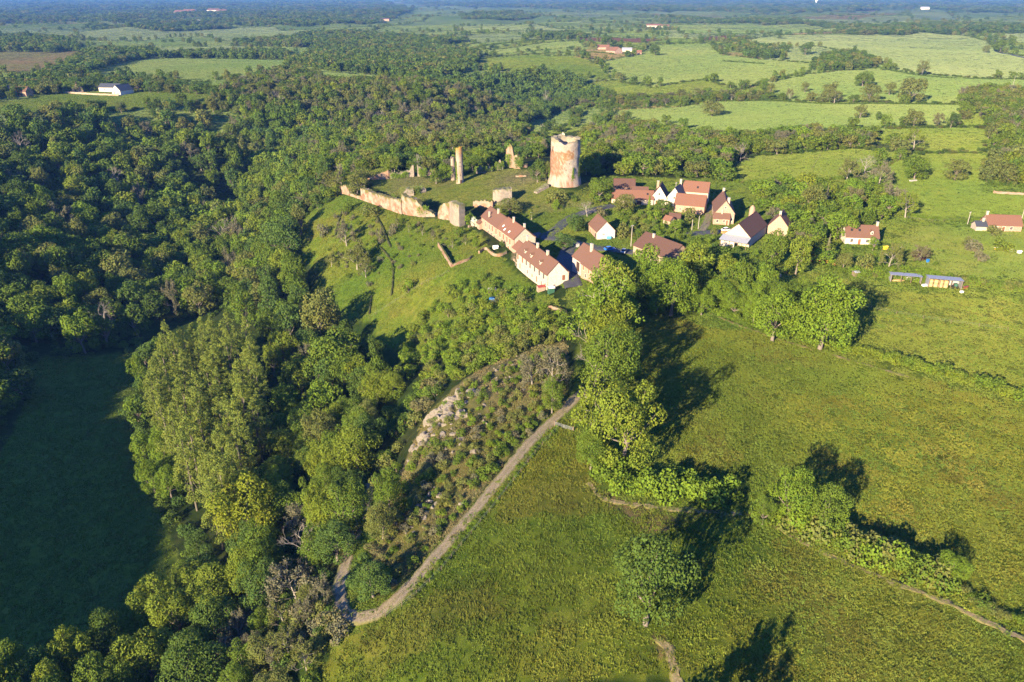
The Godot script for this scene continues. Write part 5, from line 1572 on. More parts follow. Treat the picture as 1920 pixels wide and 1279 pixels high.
func make_single_trees() -> void:
	rng.seed = 99
	for t in [
		[1126,1294, 985,1172, "broad", 2, "dark", "large round tree standing alone in the pasture above the ditch"],
		[1240,1450, 1296,1450, "thin", 1, "olive", "loose crowned tree below the field tree beside the ditch"],
		[1428,1530, 880,978, "broad", 3, "lime", "tallest tree of the hedge row between the two fields"],
		[1495,1592, 902,996, "broad", 2, "mid", "low spreading tree joined to the tallest tree of the hedge row"],
		[1408,1450, 925,985, "broad", 3, "mid", "small tree at the head of the hedge row by the gap"],
		[1748,1812, 1038,1092, "broad", 3, "lime", "small pollarded tree at the low end of the hedge row"],
		[1062,1190, 682,850, "thin", 0, "yellow", "tall sparse tree at the lane gate with pale limbs"],
		[1095,1240, 700,872, "broad", 3, "yellow", "wide loose yellowish tree beside the lane gate"],
		[1075,1140, 790,880, "broad", 5, "mid", "dense green tree under the sparse trees at the lane gate"],
		[1060,1200, 490,652, "thin", 1, "lime", "big open crowned tree at the end of the white row house"],
		[1085,1190, 540,668, "broad", 4, "yellow", "yellow green tree below the open crowned tree"],
		[1082,1148, 620,728, "bare", 0, "grey", "pale dead tree above the lane gate"],
		[1080,1190, 600,740, "broad", 1, "mid", "dense tree behind the pale dead tree above the lane"],
		[1000,1070, 640,735, "thin", 1, "grey", "grey twiggy tree on the edge of the rocky slope"],
		[965,1030, 655,720, "thin", 3, "grey", "low grey twiggy tree on the rocky slope"],
		[1010,1060, 700,775, "broad", 2, "mid", "green bushy tree on the bank at the top of the lane"],
		[1395,1500, 535,640, "broad", 2, "lime", "wide oak at the corner of the hay field"],
		[1470,1604, 508,655, "broad", 0, "lime", "biggest oak with a pale trunk beside the hay field"],
		[1205,1310, 478,592, "broad", 1, "lime", "tall light green tree in front of the dark roofed barn"],
		[1262,1345, 448,540, "broad", 4, "yellow", "yellowish tree beside the dark roofed barn"],
		[1172,1246, 446,535, "broad", 3, "lime", "tree with two rounded heads before the dark roofed barn"],
		[1108,1190, 470,570, "broad", 5, "yellow", "tree pressed against the pink barn house"],
		[1420,1470, 430,500, "broad", 2, "mid", "tree beside the sheet metal lean-to"],
		[1465,1518, 432,515, "broad", 4, "yellow", "fan shaped tree near the wooden fence arch"],
		[1368,1420, 475,560, "broad", 1, "mid", "tree between the hamlet and the playground"],
		[1038,1080, 433,466, "broad", 5, "deep", "round clipped tree on the green inside the road bend"],
		[1062,1100, 400,434, "broad", 2, "deep", "round dark tree at the road fork beside the white gabled cottage"],
		[1100,1152, 328,378, "broad", 0, "mid", "spreading tree at the right foot of the keep"],
		[986,1030, 290,342, "broad", 3, "dark", "dense dark tree at the left foot of the keep"],
		[1012,1036, 298,338, "broad", 5, "olive", "olive tree wedged between the dark tree and the keep"],
		[1020,1062, 352,380, "shrub", 0, "olive", "grey green bush on the bank under the keep"],
		[930,984, 368,402, "broad", 4, "olive", "olive tree behind the end of the terrace row"],
		[987,1002, 388,412, "broad", 3, "yellow", "small pollard beside the light pole behind the row houses"],
		[1080,1122, 374,406, "bare", 2, "grey", "pale leafless tree beside the village road"],
		[1148,1190, 362,398, "broad", 2, "olive", "rounded tree in front of the long low barn"],
		[1222,1262, 372,400, "broad", 0, "mid", "tree in front of the slate roofed house"],
		[1205,1228, 362,395, "conifer", 0, "lime", "small upright tree by the white gable"],
		[1278,1310, 385,412, "shrub", 1, "olive", "bush in front of the broad red barn"],
		[1250,1282, 408,436, "broad", 1, "lime", "bright tree beside the garden huts"],
		[1212,1242, 390,415, "shrub", 2, "lime", "bright bush in the tall garden grass"],
		[1148,1180, 415,445, "shrub", 3, "olive", "bush beside the white gabled cottage"],
		[1536,1598, 388,448, "broad", 0, "lime", "chestnut beside the white cottage"],
		[1534,1564, 436,486, "conifer", 0, "grey", "pale dry conifer near the white cottage"],
		[1530,1562, 346,392, "conifer", 0, "grey", "pale dry conifer in the village gardens"],
		[1572,1622, 345,392, "thin", 1, "brown", "brown leafed tree at the pasture corner"],
		[1490,1540, 340,400, "broad", 5, "olive", "big olive tree in the village gardens"],
		[1462,1482, 415,470, "conifer", 0, "mid", "cypress beside the narrow stone cottage"],
		[1690,1738, 288,336, "broad", 2, "mid", "round tree over a feeding trough in the bright pasture"],
		[1766,1814, 294,338, "broad", 4, "olive", "round olive tree alone in the bright pasture"],
		[1672,1722, 354,408, "thin", 2, "yellow", "loose yellow tree at the lower edge of the bright pasture"],
		[1690,1736, 235,280, "thin", 0, "yellow", "loose tree at the corner of the small square pasture"],
		[1690,1736, 200,238, "broad", 1, "olive", "spreading tree on the field boundary"],
		[1745,1772, 208,236, "thin", 3, "brown", "thin brown tree on the field boundary beside a gap"],
		[1776,1800, 212,236, "thin", 1, "brown", "second thin brown tree on the field boundary"],
		[1636,1658, 207,224, "shrub", 1, "dark", "round dark bush in the strip field"],
		[1594,1630, 192,222, "broad", 3, "olive", "olive tree at the edge of the strip field"],
		[1376,1400, 262,302, "bare", 0, "grey", "white dead tree at the corner of the long green field"],
		[1598,1640, 285,330, "bare", 1, "grey", "pale dead tree over the boundary of the bright pasture"],
		[1622,1672, 300,350, "thin", 0, "grey", "grey lichened tree on the pasture boundary"],
		[1560,1612, 292,345, "thin", 2, "olive", "olive grey tree on the pasture boundary"],
		[1010,1036, 165,206, "bare", 2, "grey", "tall dead tree on the rim of the dark gorge"],
		[1010,1026, 228,256, "bare", 0, "grey", "dead tree in the clearing behind the keep"],
		[1313,1357, 184,218, "broad", 5, "olive", "round tree at the end of the strip field"],
		[1532,1572, 148,190, "broad", 1, "olive", "tall tree among the separate pasture trees"],
		[1548,1580, 165,194, "thin", 0, "olive", "loose tree among the separate pasture trees"],
		[1608,1650, 152,192, "broad", 4, "olive", "wide tree among the separate pasture trees"],
		[1600,1634, 132,162, "broad", 2, "mid", "dense tree above the separate pasture trees"],
		[1678,1736, 140,192, "broad", 0, "olive", "largest of the separate pasture trees"],
		[1652,1682, 150,178, "broad", 3, "olive", "slim tree among the separate pasture trees"],
		[1472,1490, 163,188, "thin", 3, "brown", "small brown tree at the pasture edge"],
		[1498,1520, 150,173, "broad", 3, "olive", "small rounded tree at the pasture edge"],
		[1714,1742, 108,142, "thin", 1, "olive", "tall wind bent tree under the wide pale field"],
		[1498,1522, 77,103, "broad", 5, "dark", "dark round tree in the hedge of the rolling field"],
		[1454,1468, 59,73, "broad", 0, "dark", "round tree alone on the far hedge"],
		[1840,1856, 82,99, "broad", 1, "olive", "tree beside the country road bend"],
		[1862,1888, 72,98, "broad", 4, "mid", "tree inside the country road bend"],
		[1218,1238, 82,104, "broad", 2, "dark", "dark tree at the right end of the red-roofed farm"],
		[1120,1158, 63,90, "broad", 3, "dark", "tall dark tree behind the red-roofed farm"],
		[398,452, 402,470, "bare", 1, "grey", "silvery dead tree above the valley clearing"],
		[640,700, 448,505, "thin", 0, "olive", "loose olive tree on the terraces near the middle wall"],
		[660,690, 452,500, "broad", 1, "olive", "leaning tree on the lower terraces"],
		[628,672, 410,462, "thin", 3, "grey", "grey tree at the upper terrace wall"],
		[592,622, 417,440, "shrub", 2, "grey", "pale round bush on the terrace grass"],
		[545,585, 372,440, "broad", 3, "olive", "tree at the left rim of the terraces"],
		[676,720, 380,405, "shrub", 0, "olive", "olive bush under the curtain wall"],
		[640,662, 372,398, "shrub", 3, "mid", "bush below the far end of the curtain wall"],
		[728,752, 416,438, "shrub", 1, "grey", "grey bush beside the terrace wall"],
		[738,752, 405,428, "thin", 1, "olive", "young orchard tree under the broken corner tower"],
		[760,774, 412,436, "thin", 2, "yellow", "young yellowish orchard tree on the upper terraces"],
		[784,800, 418,442, "thin", 3, "olive", "young orchard tree among the terrace paths"],
		[806,818, 428,452, "thin", 0, "grey", "small grey orchard tree by the garden steps"],
		[842,856, 440,466, "thin", 1, "yellow", "slim orchard tree on the mown garden lawn"],
		[866,880, 436,460, "thin", 2, "olive", "slim orchard tree between the garden walls"],
		[884,900, 440,466, "broad", 1, "lime", "small bright tree beside the row house lawn"],
		[700,722, 425,452, "thin", 3, "grey", "grey twiggy tree between the terrace walls"],
		[610,634, 470,500, "thin", 0, "olive", "olive tree at the lower rim of the terraces"],
		[668,704, 478,520, "thin", 1, "olive", "loose tree beside the long terrace wall"],
		[750,778, 520,548, "shrub", 2, "lime", "bright bush at the foot of the terraces"],
		[955,978, 470,498, "thin", 2, "grey", "grey bare twigged tree against the white row house"],
		[1032,1050, 372,392, "shrub", 3, "lime", "bright bush on the slope under the keep"],
		[1110,1140, 385,405, "shrub", 1, "brown", "brownish bush at the bend of the village road"],
		[1186,1206, 425,450, "broad", 3, "mid", "small tree beside the tall pale road pole"],
		[1330,1345, 425,440, "shrub", 2, "olive", "bush at the corner of the stony lane"],
		[566,640, 540,640, "broad", 2, "olive", "large tree on the edge of the valley below the terraces"],
		[590,690, 610,720, "broad", 0, "mid", "broad crowned oak in the dark wood below the terraces"],
		[412,540, 885,1010, "broad", 4, "gold", "golden green tree at the low end of the poplars"],
		[698,768, 872,965, "broad", 0, "mid", "tree on the inner side of the lower lane"],
		[685,752, 935,1010, "broad", 5, "olive", "second tree on the inner side of the lower lane"],
		[655,745, 1055,1120, "broad", 2, "deep", "bushy tree inside the hairpin bend"],
		[820,850, 298,340, "broad", 1, "lime", "light green tree beside the slender turret"],
		[800,836, 310,345, "broad", 3, "mid", "tree between the gatehouse and the turret"],
		[770,800, 285,318, "bare", 2, "grey", "grey bare tree behind the gatehouse"],
		[720,760, 290,322, "thin", 2, "yellow", "yellow tree on the edge of the grassy mound"],
		[650,690, 318,362, "broad", 0, "olive", "olive tree behind the end of the curtain wall"],
		[662,705, 315,350, "broad", 5, "olive", "dark olive tree below the grassy mound"],
		[868,905, 290,320, "broad", 2, "mid", "round tree behind the slender turret"],
		[900,935, 288,318, "broad", 4, "mid", "tree behind the row of shaded fragments"],
		[882,902, 405,425, "shrub", 0, "white", "white blossoming bush at the end of the terrace row"],
		[870,895, 395,420, "shrub", 1, "lime", "bright bush below the square ruin"],
		[846,872, 425,445, "shrub", 2, "mid", "bush at the foot of the tall buttress"],
		[936,948, 448,462, "shrub", 3, "dark", "clipped dark bush against the row house"],
		[1640,1690, 448,505, "thin", 3, "olive", "loose willow among the vegetable beds"],
		[1700,1745, 455,490, "thin", 1, "brown", "reddish leafed tree among the vegetable beds"],
		[1560,1600, 470,505, "broad", 1, "olive", "pale tree in the garden of the white cottage"],
		[1600,1640, 475,512, "shrub", 2, "olive", "bush in the garden of the white cottage"],
		[1622,1650, 440,470, "broad", 3, "lime", "small tree at the right end of the white cottage"],
		[1710,1740, 462,486, "shrub", 0, "plum", "dark red bush between the vegetable beds"],
		[1800,1822, 440,465, "thin", 2, "olive", "small tree in the long grass gardens"],
		[1808,1840, 448,472, "shrub", 3, "grey", "pale blossoming bush in the long grass gardens"],
		[1820,1850, 468,490, "shrub", 1, "grey", "larger pale blossoming bush in the long grass gardens"],
		[1845,1880, 420,440, "shrub", 2, "olive", "bush in front of the pink cottage"],
		[1860,1905, 445,470, "shrub", 0, "yellow", "yellow green bush under the pink cottage"],
	]:
		single(t[0], t[1], t[2], t[3], t[4], t[5], t[6], t[7])
	hedge("bright dense hedge clump at the field gap by the lane gate", [1120,880, 1150,905, 1200,922, 1260,930, 1320,935, 1362,938], 4.6, 6.0, ["lime", "lime", "mid"], 1.4)
	hedge("second row of the bright hedge clump by the lane gate", [1130,850, 1170,880, 1230,900, 1300,912], 3.6, 5.0, ["lime", "mid"], 1.2)
	hedge("tall green hedge row between the two pastures", [1430,968, 1490,990, 1550,1014, 1610,1038, 1670,1060, 1730,1082, 1790,1102], 4.8, 5.6, ["lime", "mid", "mid", "olive"], 1.8)
	hedge("back row of the tall green hedge between the two pastures", [1500,972, 1560,998, 1620,1022, 1680,1048, 1740,1070], 3.8, 5.0, ["mid", "lime", "olive"], 1.4)
	hedge("low scrubby end of the hedge row", [1800,1112, 1850,1140, 1900,1165, 1960,1195], 1.6, 3.0, ["olive", "mid"])
	hedge("long flowering hedge along the top of the hay field", [1560,650, 1640,668, 1720,690, 1800,712, 1880,735, 1960,760], 2.6, 4.2, ["lime", "yellow", "mid"], 1.2)
	hedge("bramble hedge under the big oaks", [1330,585, 1400,605, 1470,625, 1540,648], 2.2, 3.2, ["lime", "mid"])
	hedge("hedge behind the two hay sheds", [1600,515, 1680,520, 1740,528, 1800,530, 1880,540, 1980,548], 2.8, 4.0, ["lime", "mid", "olive"], 1.3)
	hedge("garden hedge below the vegetable beds", [1560,505, 1620,512, 1700,510, 1760,515], 2.2, 3.4, ["mid", "lime"])
	hedge("hedge along the boundary of the long green field", [1380,342, 1440,345, 1520,342, 1600,330, 1650,316, 1694,292], 1.8, 3.2, ["mid", "olive", "lime"])
	hedge("hedge between the bright pasture and the square pasture", [1694,286, 1760,287, 1845,288], 1.3, 2.6, ["mid", "dark"])
	hedge("hedge under the square pasture", [1640,240, 1720,240, 1800,238, 1850,236], 1.5, 3.0, ["mid", "dark"])
	hedge("hedge along the top of the strip field", [1280,194, 1360,190, 1450,190, 1550,195, 1650,195, 1740,196, 1810,197], 1.6, 3.4, ["mid", "dark"])
	hedge("hedge at the foot of the wide pale field", [1645,126, 1700,138, 1760,145, 1830,148, 1960,150], 1.5, 3.6, ["mid", "dark"])
	hedge("long dark hedge across the far green field", [1330,66, 1450,66, 1560,65, 1680,62, 1780,62], 1.8, 5.0, ["dark", "mid"])
	hedge("hedge along the ploughed field beyond the farm", [1210,82, 1290,80, 1350,78, 1400,70], 1.8, 5.0, ["dark", "mid"])
	hedge("hedge in the hollow of the rolling field", [1358,115, 1400,118, 1430,120], 2.0, 5.0, ["dark", "mid"])
	hedge("hedge under the red-roofed farm", [895,108, 960,104, 1040,100, 1100,98, 1150,102], 2.4, 5.0, ["dark", "mid", "olive"])
	hedge("hedge above the narrow curved field", [880,92, 940,82, 1000,76, 1060,72], 2.8, 5.0, ["dark", "mid"])
	hedge("hedge of the pasture beyond the gardens", [1700,405, 1760,412, 1830,412, 1860,410], 1.5, 2.6, ["mid", "lime"])
	hedge("grassy bank and brambles on the pasture side of the lane", [1050,800, 1005,842, 960,900, 910,960, 860,1022, 810,1080, 770,1120], 0.8, 1.6, ["olive", "lime", "mid"], 0.8)
	hedge("rank growth along the lower lane", [625,1180, 600,1200, 590,1240], 1.8, 3.0, ["mid", "olive"])

func make_undergrowth() -> void:
	rng.seed = 123
	var mixes := {"g": ["mid", "lime", "olive", "mid"], "d": ["dark", "mid", "deep"], "s": ["olive", "grey", "mid", "brown"]}
	# scrub one can pick out: bushes as things, the rest as undergrowth
	var list := []
	for w in [
		["among the gardens and brambles below the row houses", 4.2, 2.0, 4.6, ["mid", "lime", "lime", "olive", "yellow"], [760,610, 800,585, 850,545, 900,520, 950,530, 1000,570, 1050,590, 1062,640, 990,655, 920,690, 860,712, 800,745, 750,690]],
		["on the dry rocky slope above the lane", 2.7, 0.8, 2.4, ["olive", "mid", "lime", "mid", "olive", "grey"], [1058,650, 960,680, 880,722, 812,790, 765,880, 720,985, 700,1080, 715,1120, 850,985, 940,868, 1015,795, 1055,745]],
		["on the bank just above the lane", 3.0, 1.4, 3.0, ["mid", "lime", "dark", "mid"], [1060,720, 1062,748, 990,812, 940,865, 860,965, 790,1045, 745,1095, 760,1070, 850,955, 930,850, 1000,780]],
		["on the grey scrub bank below the hairpin", 3.6, 1.8, 4.0, ["grey", "brown", "olive", "mid", "grey"], [612,1085, 628,1160, 640,1205, 580,1300, 400,1340, 390,1240, 430,1150, 540,1150]],
		["between the rocks and the dark wood", 4.2, 2.0, 4.5, ["dark", "mid", "olive", "brown"], [860,715, 800,770, 760,830, 740,900, 720,960, 700,900, 720,830, 750,770, 790,720]],
		["on the castle terraces", 6.5, 1.0, 2.6, ["olive", "mid", "grey"], [640,385, 700,395, 780,420, 860,430, 850,470, 780,500, 700,540, 640,520, 600,450]],
		["inside the hairpin bend", 3.2, 1.6, 3.0, ["mid", "deep", "brown"], [700,1000, 730,1030, 740,1090, 690,1130, 668,1120, 672,1060]],
		["in the cottage gardens", 7.0, 1.2, 3.0, ["lime", "mid", "olive"], [1560,460, 1640,470, 1700,480, 1760,500, 1700,515, 1600,505, 1550,500]],
		["on the bank below the keep", 6.0, 1.0, 2.4, ["mid", "lime", "olive"], [1000,365, 1060,362, 1130,372, 1150,385, 1080,390, 1000,395]],
		["in the overgrown gardens behind the cottage", 3.8, 1.2, 3.0, ["mid", "lime", "olive", "mid"], [1150,398, 1260,400, 1300,415, 1290,455, 1200,460, 1160,440]],
		["along the edge of the hamlet", 5.5, 1.6, 3.6, ["mid", "lime", "dark"], [1290,460, 1340,450, 1400,470, 1480,500, 1500,520, 1420,530, 1340,510]],
	]:
		scatter(plan(w[5]), w[1], func(q: Vector2, _f: float):
			var h := rng.randf_range(w[2], w[3])
			var p := Vector3(q.x, ground(q.x, q.y), q.y)
			var tint: String = w[4][rng.randi() % w[4].size()]
			list.append({"p": p, "h": h, "w": h * rng.randf_range(1.1, 1.6), "tint": tint, "place": w[0], "score": px_scale(p) * h if in_frame(p, 20.0) else 0.0}))
	list.sort_custom(func(a, b): return a.score > b.score)
	var sets := [[], [], [], []]
	var cols := [[], [], [], []]
	var lo_h := 1.9
	var hi_h := 3.2
	for i in list.size():
		var c: Dictionary = list[i]
		if i < 290 and c.score > 0.0:
			var wd: String = "grey" if c.tint == "grey" else TINT_WORD[c.tint]
			var big := "low " if c.h < lo_h else "tall " if c.h > hi_h else ""
			tree("shrub", "shrub", rng.randi(), c.tint, c.p, c.h, c.w, big + ("wide " if c.w / c.h > 1.45 else "upright " if c.w / c.h < 1.2 else "") + wd + " bush " + c.place, "bushes " + c.place, "shrub")
		else:
			var v := rng.randi() % 4
			sets[v].append(Transform3D(Basis(Vector3.UP, rng.randf() * TAU).scaled(Vector3(c.w / 3.9, c.h / 2.6, c.w / 3.9)), c.p))
			cols[v].append(vary(TINT[c.tint]))
	# bushes under the trees of the woods near by
	for w in wood_list().slice(0, 14):
		scatter(plan(w[5]), 5.2, func(q: Vector2, _f: float):
			var h := rng.randf_range(1.4, 3.6)
			if region_of(q.x, q.y) >= 0 and regions[region_of(q.x, q.y)].style == "meadow": return
			var v := rng.randi() % 4
			sets[v].append(Transform3D(Basis(Vector3.UP, rng.randf() * TAU).scaled(Vector3(h * 0.4, h / 2.6, h * 0.4)), Vector3(q.x, ground(q.x, q.y), q.y)))
			cols[v].append(vary(TINT[mixes.d[rng.randi() % 3]])))
	var o := Node3D.new()
	o.name = "undergrowth"
	add_child(o)
	tag(o, "bushes and brambles under the trees of the woods", "undergrowth", "", "stuff")
	for v in 4: multi(o, "foliage", proto.shrub[v].crown, M.leaf_any, sets[v], cols[v])
	print("shrubs ", list.size(), " under ", sets[0].size() * 4)

# ---------------------------------------------------------------- rocks, fences, sheds and small things
func rock_mesh(sd: int) -> ArrayMesh:
	rng.seed = sd
	var hp := Heap.new()
	var planes := []
	for k in 13: planes.append([rdir(), rng.randf_range(0.55, 0.95)])
	var st := SurfaceTool.new()
	st.begin(Mesh.PRIMITIVE_TRIANGLES)
	var push := func(d: Vector3) -> Vector3:
		var r := 1.2
		for p in planes:
			var q: float = d.dot(p[0])
			if q > 0.05: r = minf(r, p[1] / q)
		return d * r * Vector3(1.1, 0.85, 0.9)
	var n := 9
	for i in n:
		for j in n * 2:
			var c := []
			for o in [[0, 0], [1, 0], [0, 1], [1, 1]]:
				var th: float = PI * (i + o[0]) / n
				var ph: float = PI * (j + o[1]) / n
				c.append(push.call(Vector3(sin(th) * cos(ph), cos(th), sin(th) * sin(ph))))
			for v in [c[0], c[1], c[2], c[2], c[1], c[3]]:
				st.set_smooth_group(-1)
				st.add_vertex(v)
	st.generate_normals()
	return st.commit()

func make_rocks() -> void:
	M.rock = blotch(Color(0.225, 0.195, 0.15), Color(0.125, 0.105, 0.075), 0.18, 101, 0.95, 0.035, 0.9)
	var meshes := []
	for k in 5: meshes.append(rock_mesh(700 + k))
	rng.seed = 41
	# outcrops: centre x, y in photo pixels, spread in metres, number, size
	for c in [[858, 748, 4.0, 16, 2.3, "on the jagged crest of the outcrop"], [832, 778, 4.5, 18, 1.8, "on the pale face below the crest"], [812, 810, 5.0, 18, 1.6, "on the pale face above the dark wood"], [850, 835, 5.5, 14, 1.0, "in the scree of the dry slope"], [888, 800, 5.0, 9, 0.55, "in the grass of the dry slope"], [800, 945, 4.0, 14, 1.0, "in the lower outcrop over the lane"], [775, 985, 3.5, 9, 0.6, "in the stony bank near the hairpin"], [960, 690, 5.0, 14, 0.6, "on the bare ridge above the lane"], [985, 665, 4.0, 8, 0.5, "on the bare ridge near the dead tree"], [930, 720, 5.0, 10, 0.6, "in the pale scree below the ridge"]]:
		var m := at(c[0], c[1])
		for k in int(c[3] * 1.6):
			var p := m + Vector3(rng.randfn() * c[2] * 0.6, 0, rng.randfn() * c[2] * 0.6)
			p.y = ground(p.x, p.z)
			var s: float = c[4] * rng.randf_range(0.3, 0.95)
			var o := part("rock", meshes[rng.randi() % 5], M.rock, self, Transform3D(Basis.from_euler(Vector3(rng.randf_range(-0.4, 0.4), rng.randf() * TAU, rng.randf_range(-0.4, 0.4))).scaled(Vector3(s * rng.randf_range(0.8, 1.3), s * rng.randf_range(0.7, 1.4), s)), p + Vector3(0, -s * 0.25, 0)))
			tag(o, ("large" if s > 0.8 else "pale" if s > 0.45 else "small") + " weathered rock " + c[5], "rock", "rocks " + c[5])

func fence(label: String, px: Array, gap: float, h: float, wires: Array, r := 0.05, m: Material = null) -> void:
	var pts := path_points(px, gap)
	var o := thing("fence", label, "fence", pts[0], 0.0, "field fences")
	var post := tube_mesh([Vector3(0, -0.4, 0), Vector3(0, h, 0)], r, 5)
	for p in pts: part("post", post, M.wood if m == null else m, o, Transform3D(Basis(Vector3(rng.randf_range(-1, 1), 0, rng.randf_range(-1, 1)).normalized(), rng.randf_range(-0.06, 0.06)), p - pts[0]))
	for w in wires:
		var line := []
		for p in pts: line.append(p - pts[0] + Vector3(0, h * float(w), 0))
		part("wire", tube_mesh(line, 0.012, 3), M.metal, o)

func pole(label: String, px: float, ytop: float, ybase: float, arms := 1) -> void:
	var s := span(px, ytop, ybase)
	var h: float = s[1]
	var o := thing("utility_pole", label, "pole", s[0], 0.6, "utility poles")
	var hp := Heap.new()
	hp.tube(PackedVector3Array([Vector3(0, -0.5, 0), Vector3(0, h, 0)]), PackedFloat32Array([0.15, 0.1]), 8, Color(0.34, 0.30, 0.25))
	part("post", hp.mesh(), M.bark, o)
	if arms > 0:
		part("crossarm", done(box(Vector3(0, h - 0.35, 0), Vector3(1.3, 0.1, 0.1))), M.metal, o)
		for x in [-0.55, 0.0, 0.55]: part("insulator", tube_mesh([Vector3(x, h - 0.32, 0), Vector3(x, h - 0.12, 0)], 0.05, 6), M.chalk, o)

func wire_between(label: String, a: Array, b: Array) -> void:
	var p: Vector3 = a[0] + Vector3(0, a[1] - 0.2, 0)
	var q: Vector3 = b[0] + Vector3(0, b[1] - 0.2, 0)
	var line := []
	for i in 13:
		var f := i / 12.0
		line.append(p.lerp(q, f) - Vector3(0, 4.0 * f * (1.0 - f) * 0.9, 0))
	var o := part("overhead_wire", tube_mesh(line, 0.012, 3), M.tyre, self)
	tag(o, label, "wire", "overhead wires")

func car(label: String, px: float, py: float, turn: float, paint: Material) -> void:
	var o := thing("parked_car", label, "car", at(px, py) + Vector3(0, 0.2, 0), turn, "parked cars")
	var body := prism([Vector3(-2.0, 0.28, 0.82), Vector3(2.0, 0.28, 0.82), Vector3(2.05, 0.62, 0.82), Vector3(1.1, 0.88, 0.82), Vector3(-1.7, 0.92, 0.82), Vector3(-2.05, 0.65, 0.82)], Vector3(0, 0, -1.64))
	var cb := part("body", done(body), paint, o)
	part("roof", done(prism([Vector3(-1.25, 1.36, 0.6), Vector3(0.35, 1.38, 0.6), Vector3(0.30, 1.44, 0.5), Vector3(-1.2, 1.43, 0.5)], Vector3(0, 0, -1.1))), paint, cb)
	part("glass", done(prism([Vector3(-1.65, 0.93, 0.74), Vector3(1.0, 0.89, 0.74), Vector3(0.38, 1.37, 0.62), Vector3(-1.3, 1.37, 0.62)], Vector3(0, 0, -1.36))), M.glass, o)
	for w in [[-1.25, 0.78], [1.3, 0.78], [-1.25, -0.78], [1.3, -0.78]]:
		var wh := part("wheel", tube_mesh([Vector3(w[0], 0.3, w[1] - 0.09), Vector3(w[0], 0.3, w[1] + 0.09)], 0.31, 12), M.tyre, o)
		part("rim", done(box(Vector3(w[0], 0.3, w[1] + (0.09 if w[1] > 0 else -0.09)), Vector3(0.3, 0.3, 0.02))), M.metal, wh)
	for z in [-0.55, 0.55]: part("headlight", done(box(Vector3(2.02, 0.6, z), Vector3(0.08, 0.14, 0.3))), M.chalk, o)

func bale(label: String, p: Vector3, turn: float, tilt: bool) -> void:
	var o := thing("hay_bale", label, "hay bale", p, turn, "round bales in the hay shed")
	var hp := Heap.new()
	var pts := PackedVector3Array()
	var rad := PackedFloat32Array()
	for q in [[-0.6, 0.02], [-0.6, 0.56], [-0.52, 0.66], [0.0, 0.69], [0.52, 0.66], [0.6, 0.56], [0.6, 0.02]]:
		pts.append(Vector3(0, 0.62 + q[0], 0) if not tilt else Vector3(q[0], 0.66, 0))
		rad.append(q[1])
	hp.tube(pts, rad, 16, Color(1, 1, 1))
	part("straw", hp.mesh(), M.hay, o)
	part("twine", tube_mesh([Vector3(0, 0.60, 0), Vector3(0, 0.64, 0)] if not tilt else [Vector3(-0.02, 0.66, 0), Vector3(0.02, 0.66, 0)], 0.70, 16), M.frame, o)

func shed(called: String, label: String, x: float, z: float, az: float, L: float, D: float, hf: float, hb: float, bays: int, wall: Material) -> Node3D:
	var y := ground(x, z)
	var o := thing(called, label, "shed", Vector3(x, y, z), deg_to_rad(90.0 - az), "farm sheds")
	part("back_wall", done(box(Vector3(L / 2, hb / 2 - 0.3, -D), Vector3(L, hb + 0.6, 0.06))), wall, o)
	for xx in [0.0, L]: part("side_wall", done(prism([Vector3(xx, -0.6, -0.1), Vector3(xx, hf, -0.1), Vector3(xx, hb, -D + 0.05), Vector3(xx, -0.6, -D + 0.05)], Vector3(0.06, 0, 0))), wall, o)
	var n := int(L / 0.95)
	for i in n:
		var a := L * i / n - (0.25 if i == 0 else 0.0)
		var b := L * (i + 1) / n + (0.25 if i == n - 1 else 0.0) - 0.02
		part("roof_sheet", done(prism([Vector3(a, hf + 0.08 + 0.012 * (i % 2), 0.35), Vector3(b, hf + 0.08 + 0.012 * (i % 2), 0.35), Vector3(b, hb + 0.08, -D - 0.3), Vector3(a, hb + 0.08, -D - 0.3)], Vector3(0, 0.04, 0))), M.metal, o)
	for i in bays + 1: part("post", done(box(Vector3(clampf(L * i / bays, 0.12, L - 0.12), hf / 2 - 0.3, -0.02), Vector3(0.16, hf + 0.6, 0.16))), M.wood, o)
	return o

func small_box(called: String, label: String, cat: String, px: float, py: float, s: Vector3, m: Material, roof: Material = null, turn := 0.3) -> void:
	var o := thing(called, label, cat, at(px, py), turn, "small things in the gardens")
	part("body", done(prism([Vector3(-s.x / 2, -0.3, s.z / 2), Vector3(s.x / 2, -0.3, s.z / 2), Vector3(s.x / 2, s.y, s.z / 2), Vector3(-s.x / 2, s.y, s.z / 2)], Vector3(0, 0, -s.z))), m, o)
	if roof != null:
		for q in [1.0, -1.0]: part("roof_slope", done(prism([Vector3(-s.x / 2 - 0.15, s.y - 0.06, q * (s.z / 2 + 0.2)), Vector3(s.x / 2 + 0.15, s.y - 0.06, q * (s.z / 2 + 0.2)), Vector3(s.x / 2 + 0.15, s.y + s.z * 0.22, 0), Vector3(-s.x / 2 - 0.15, s.y + s.z * 0.22, 0)], Vector3(0, 0.07, 0))), roof, o)

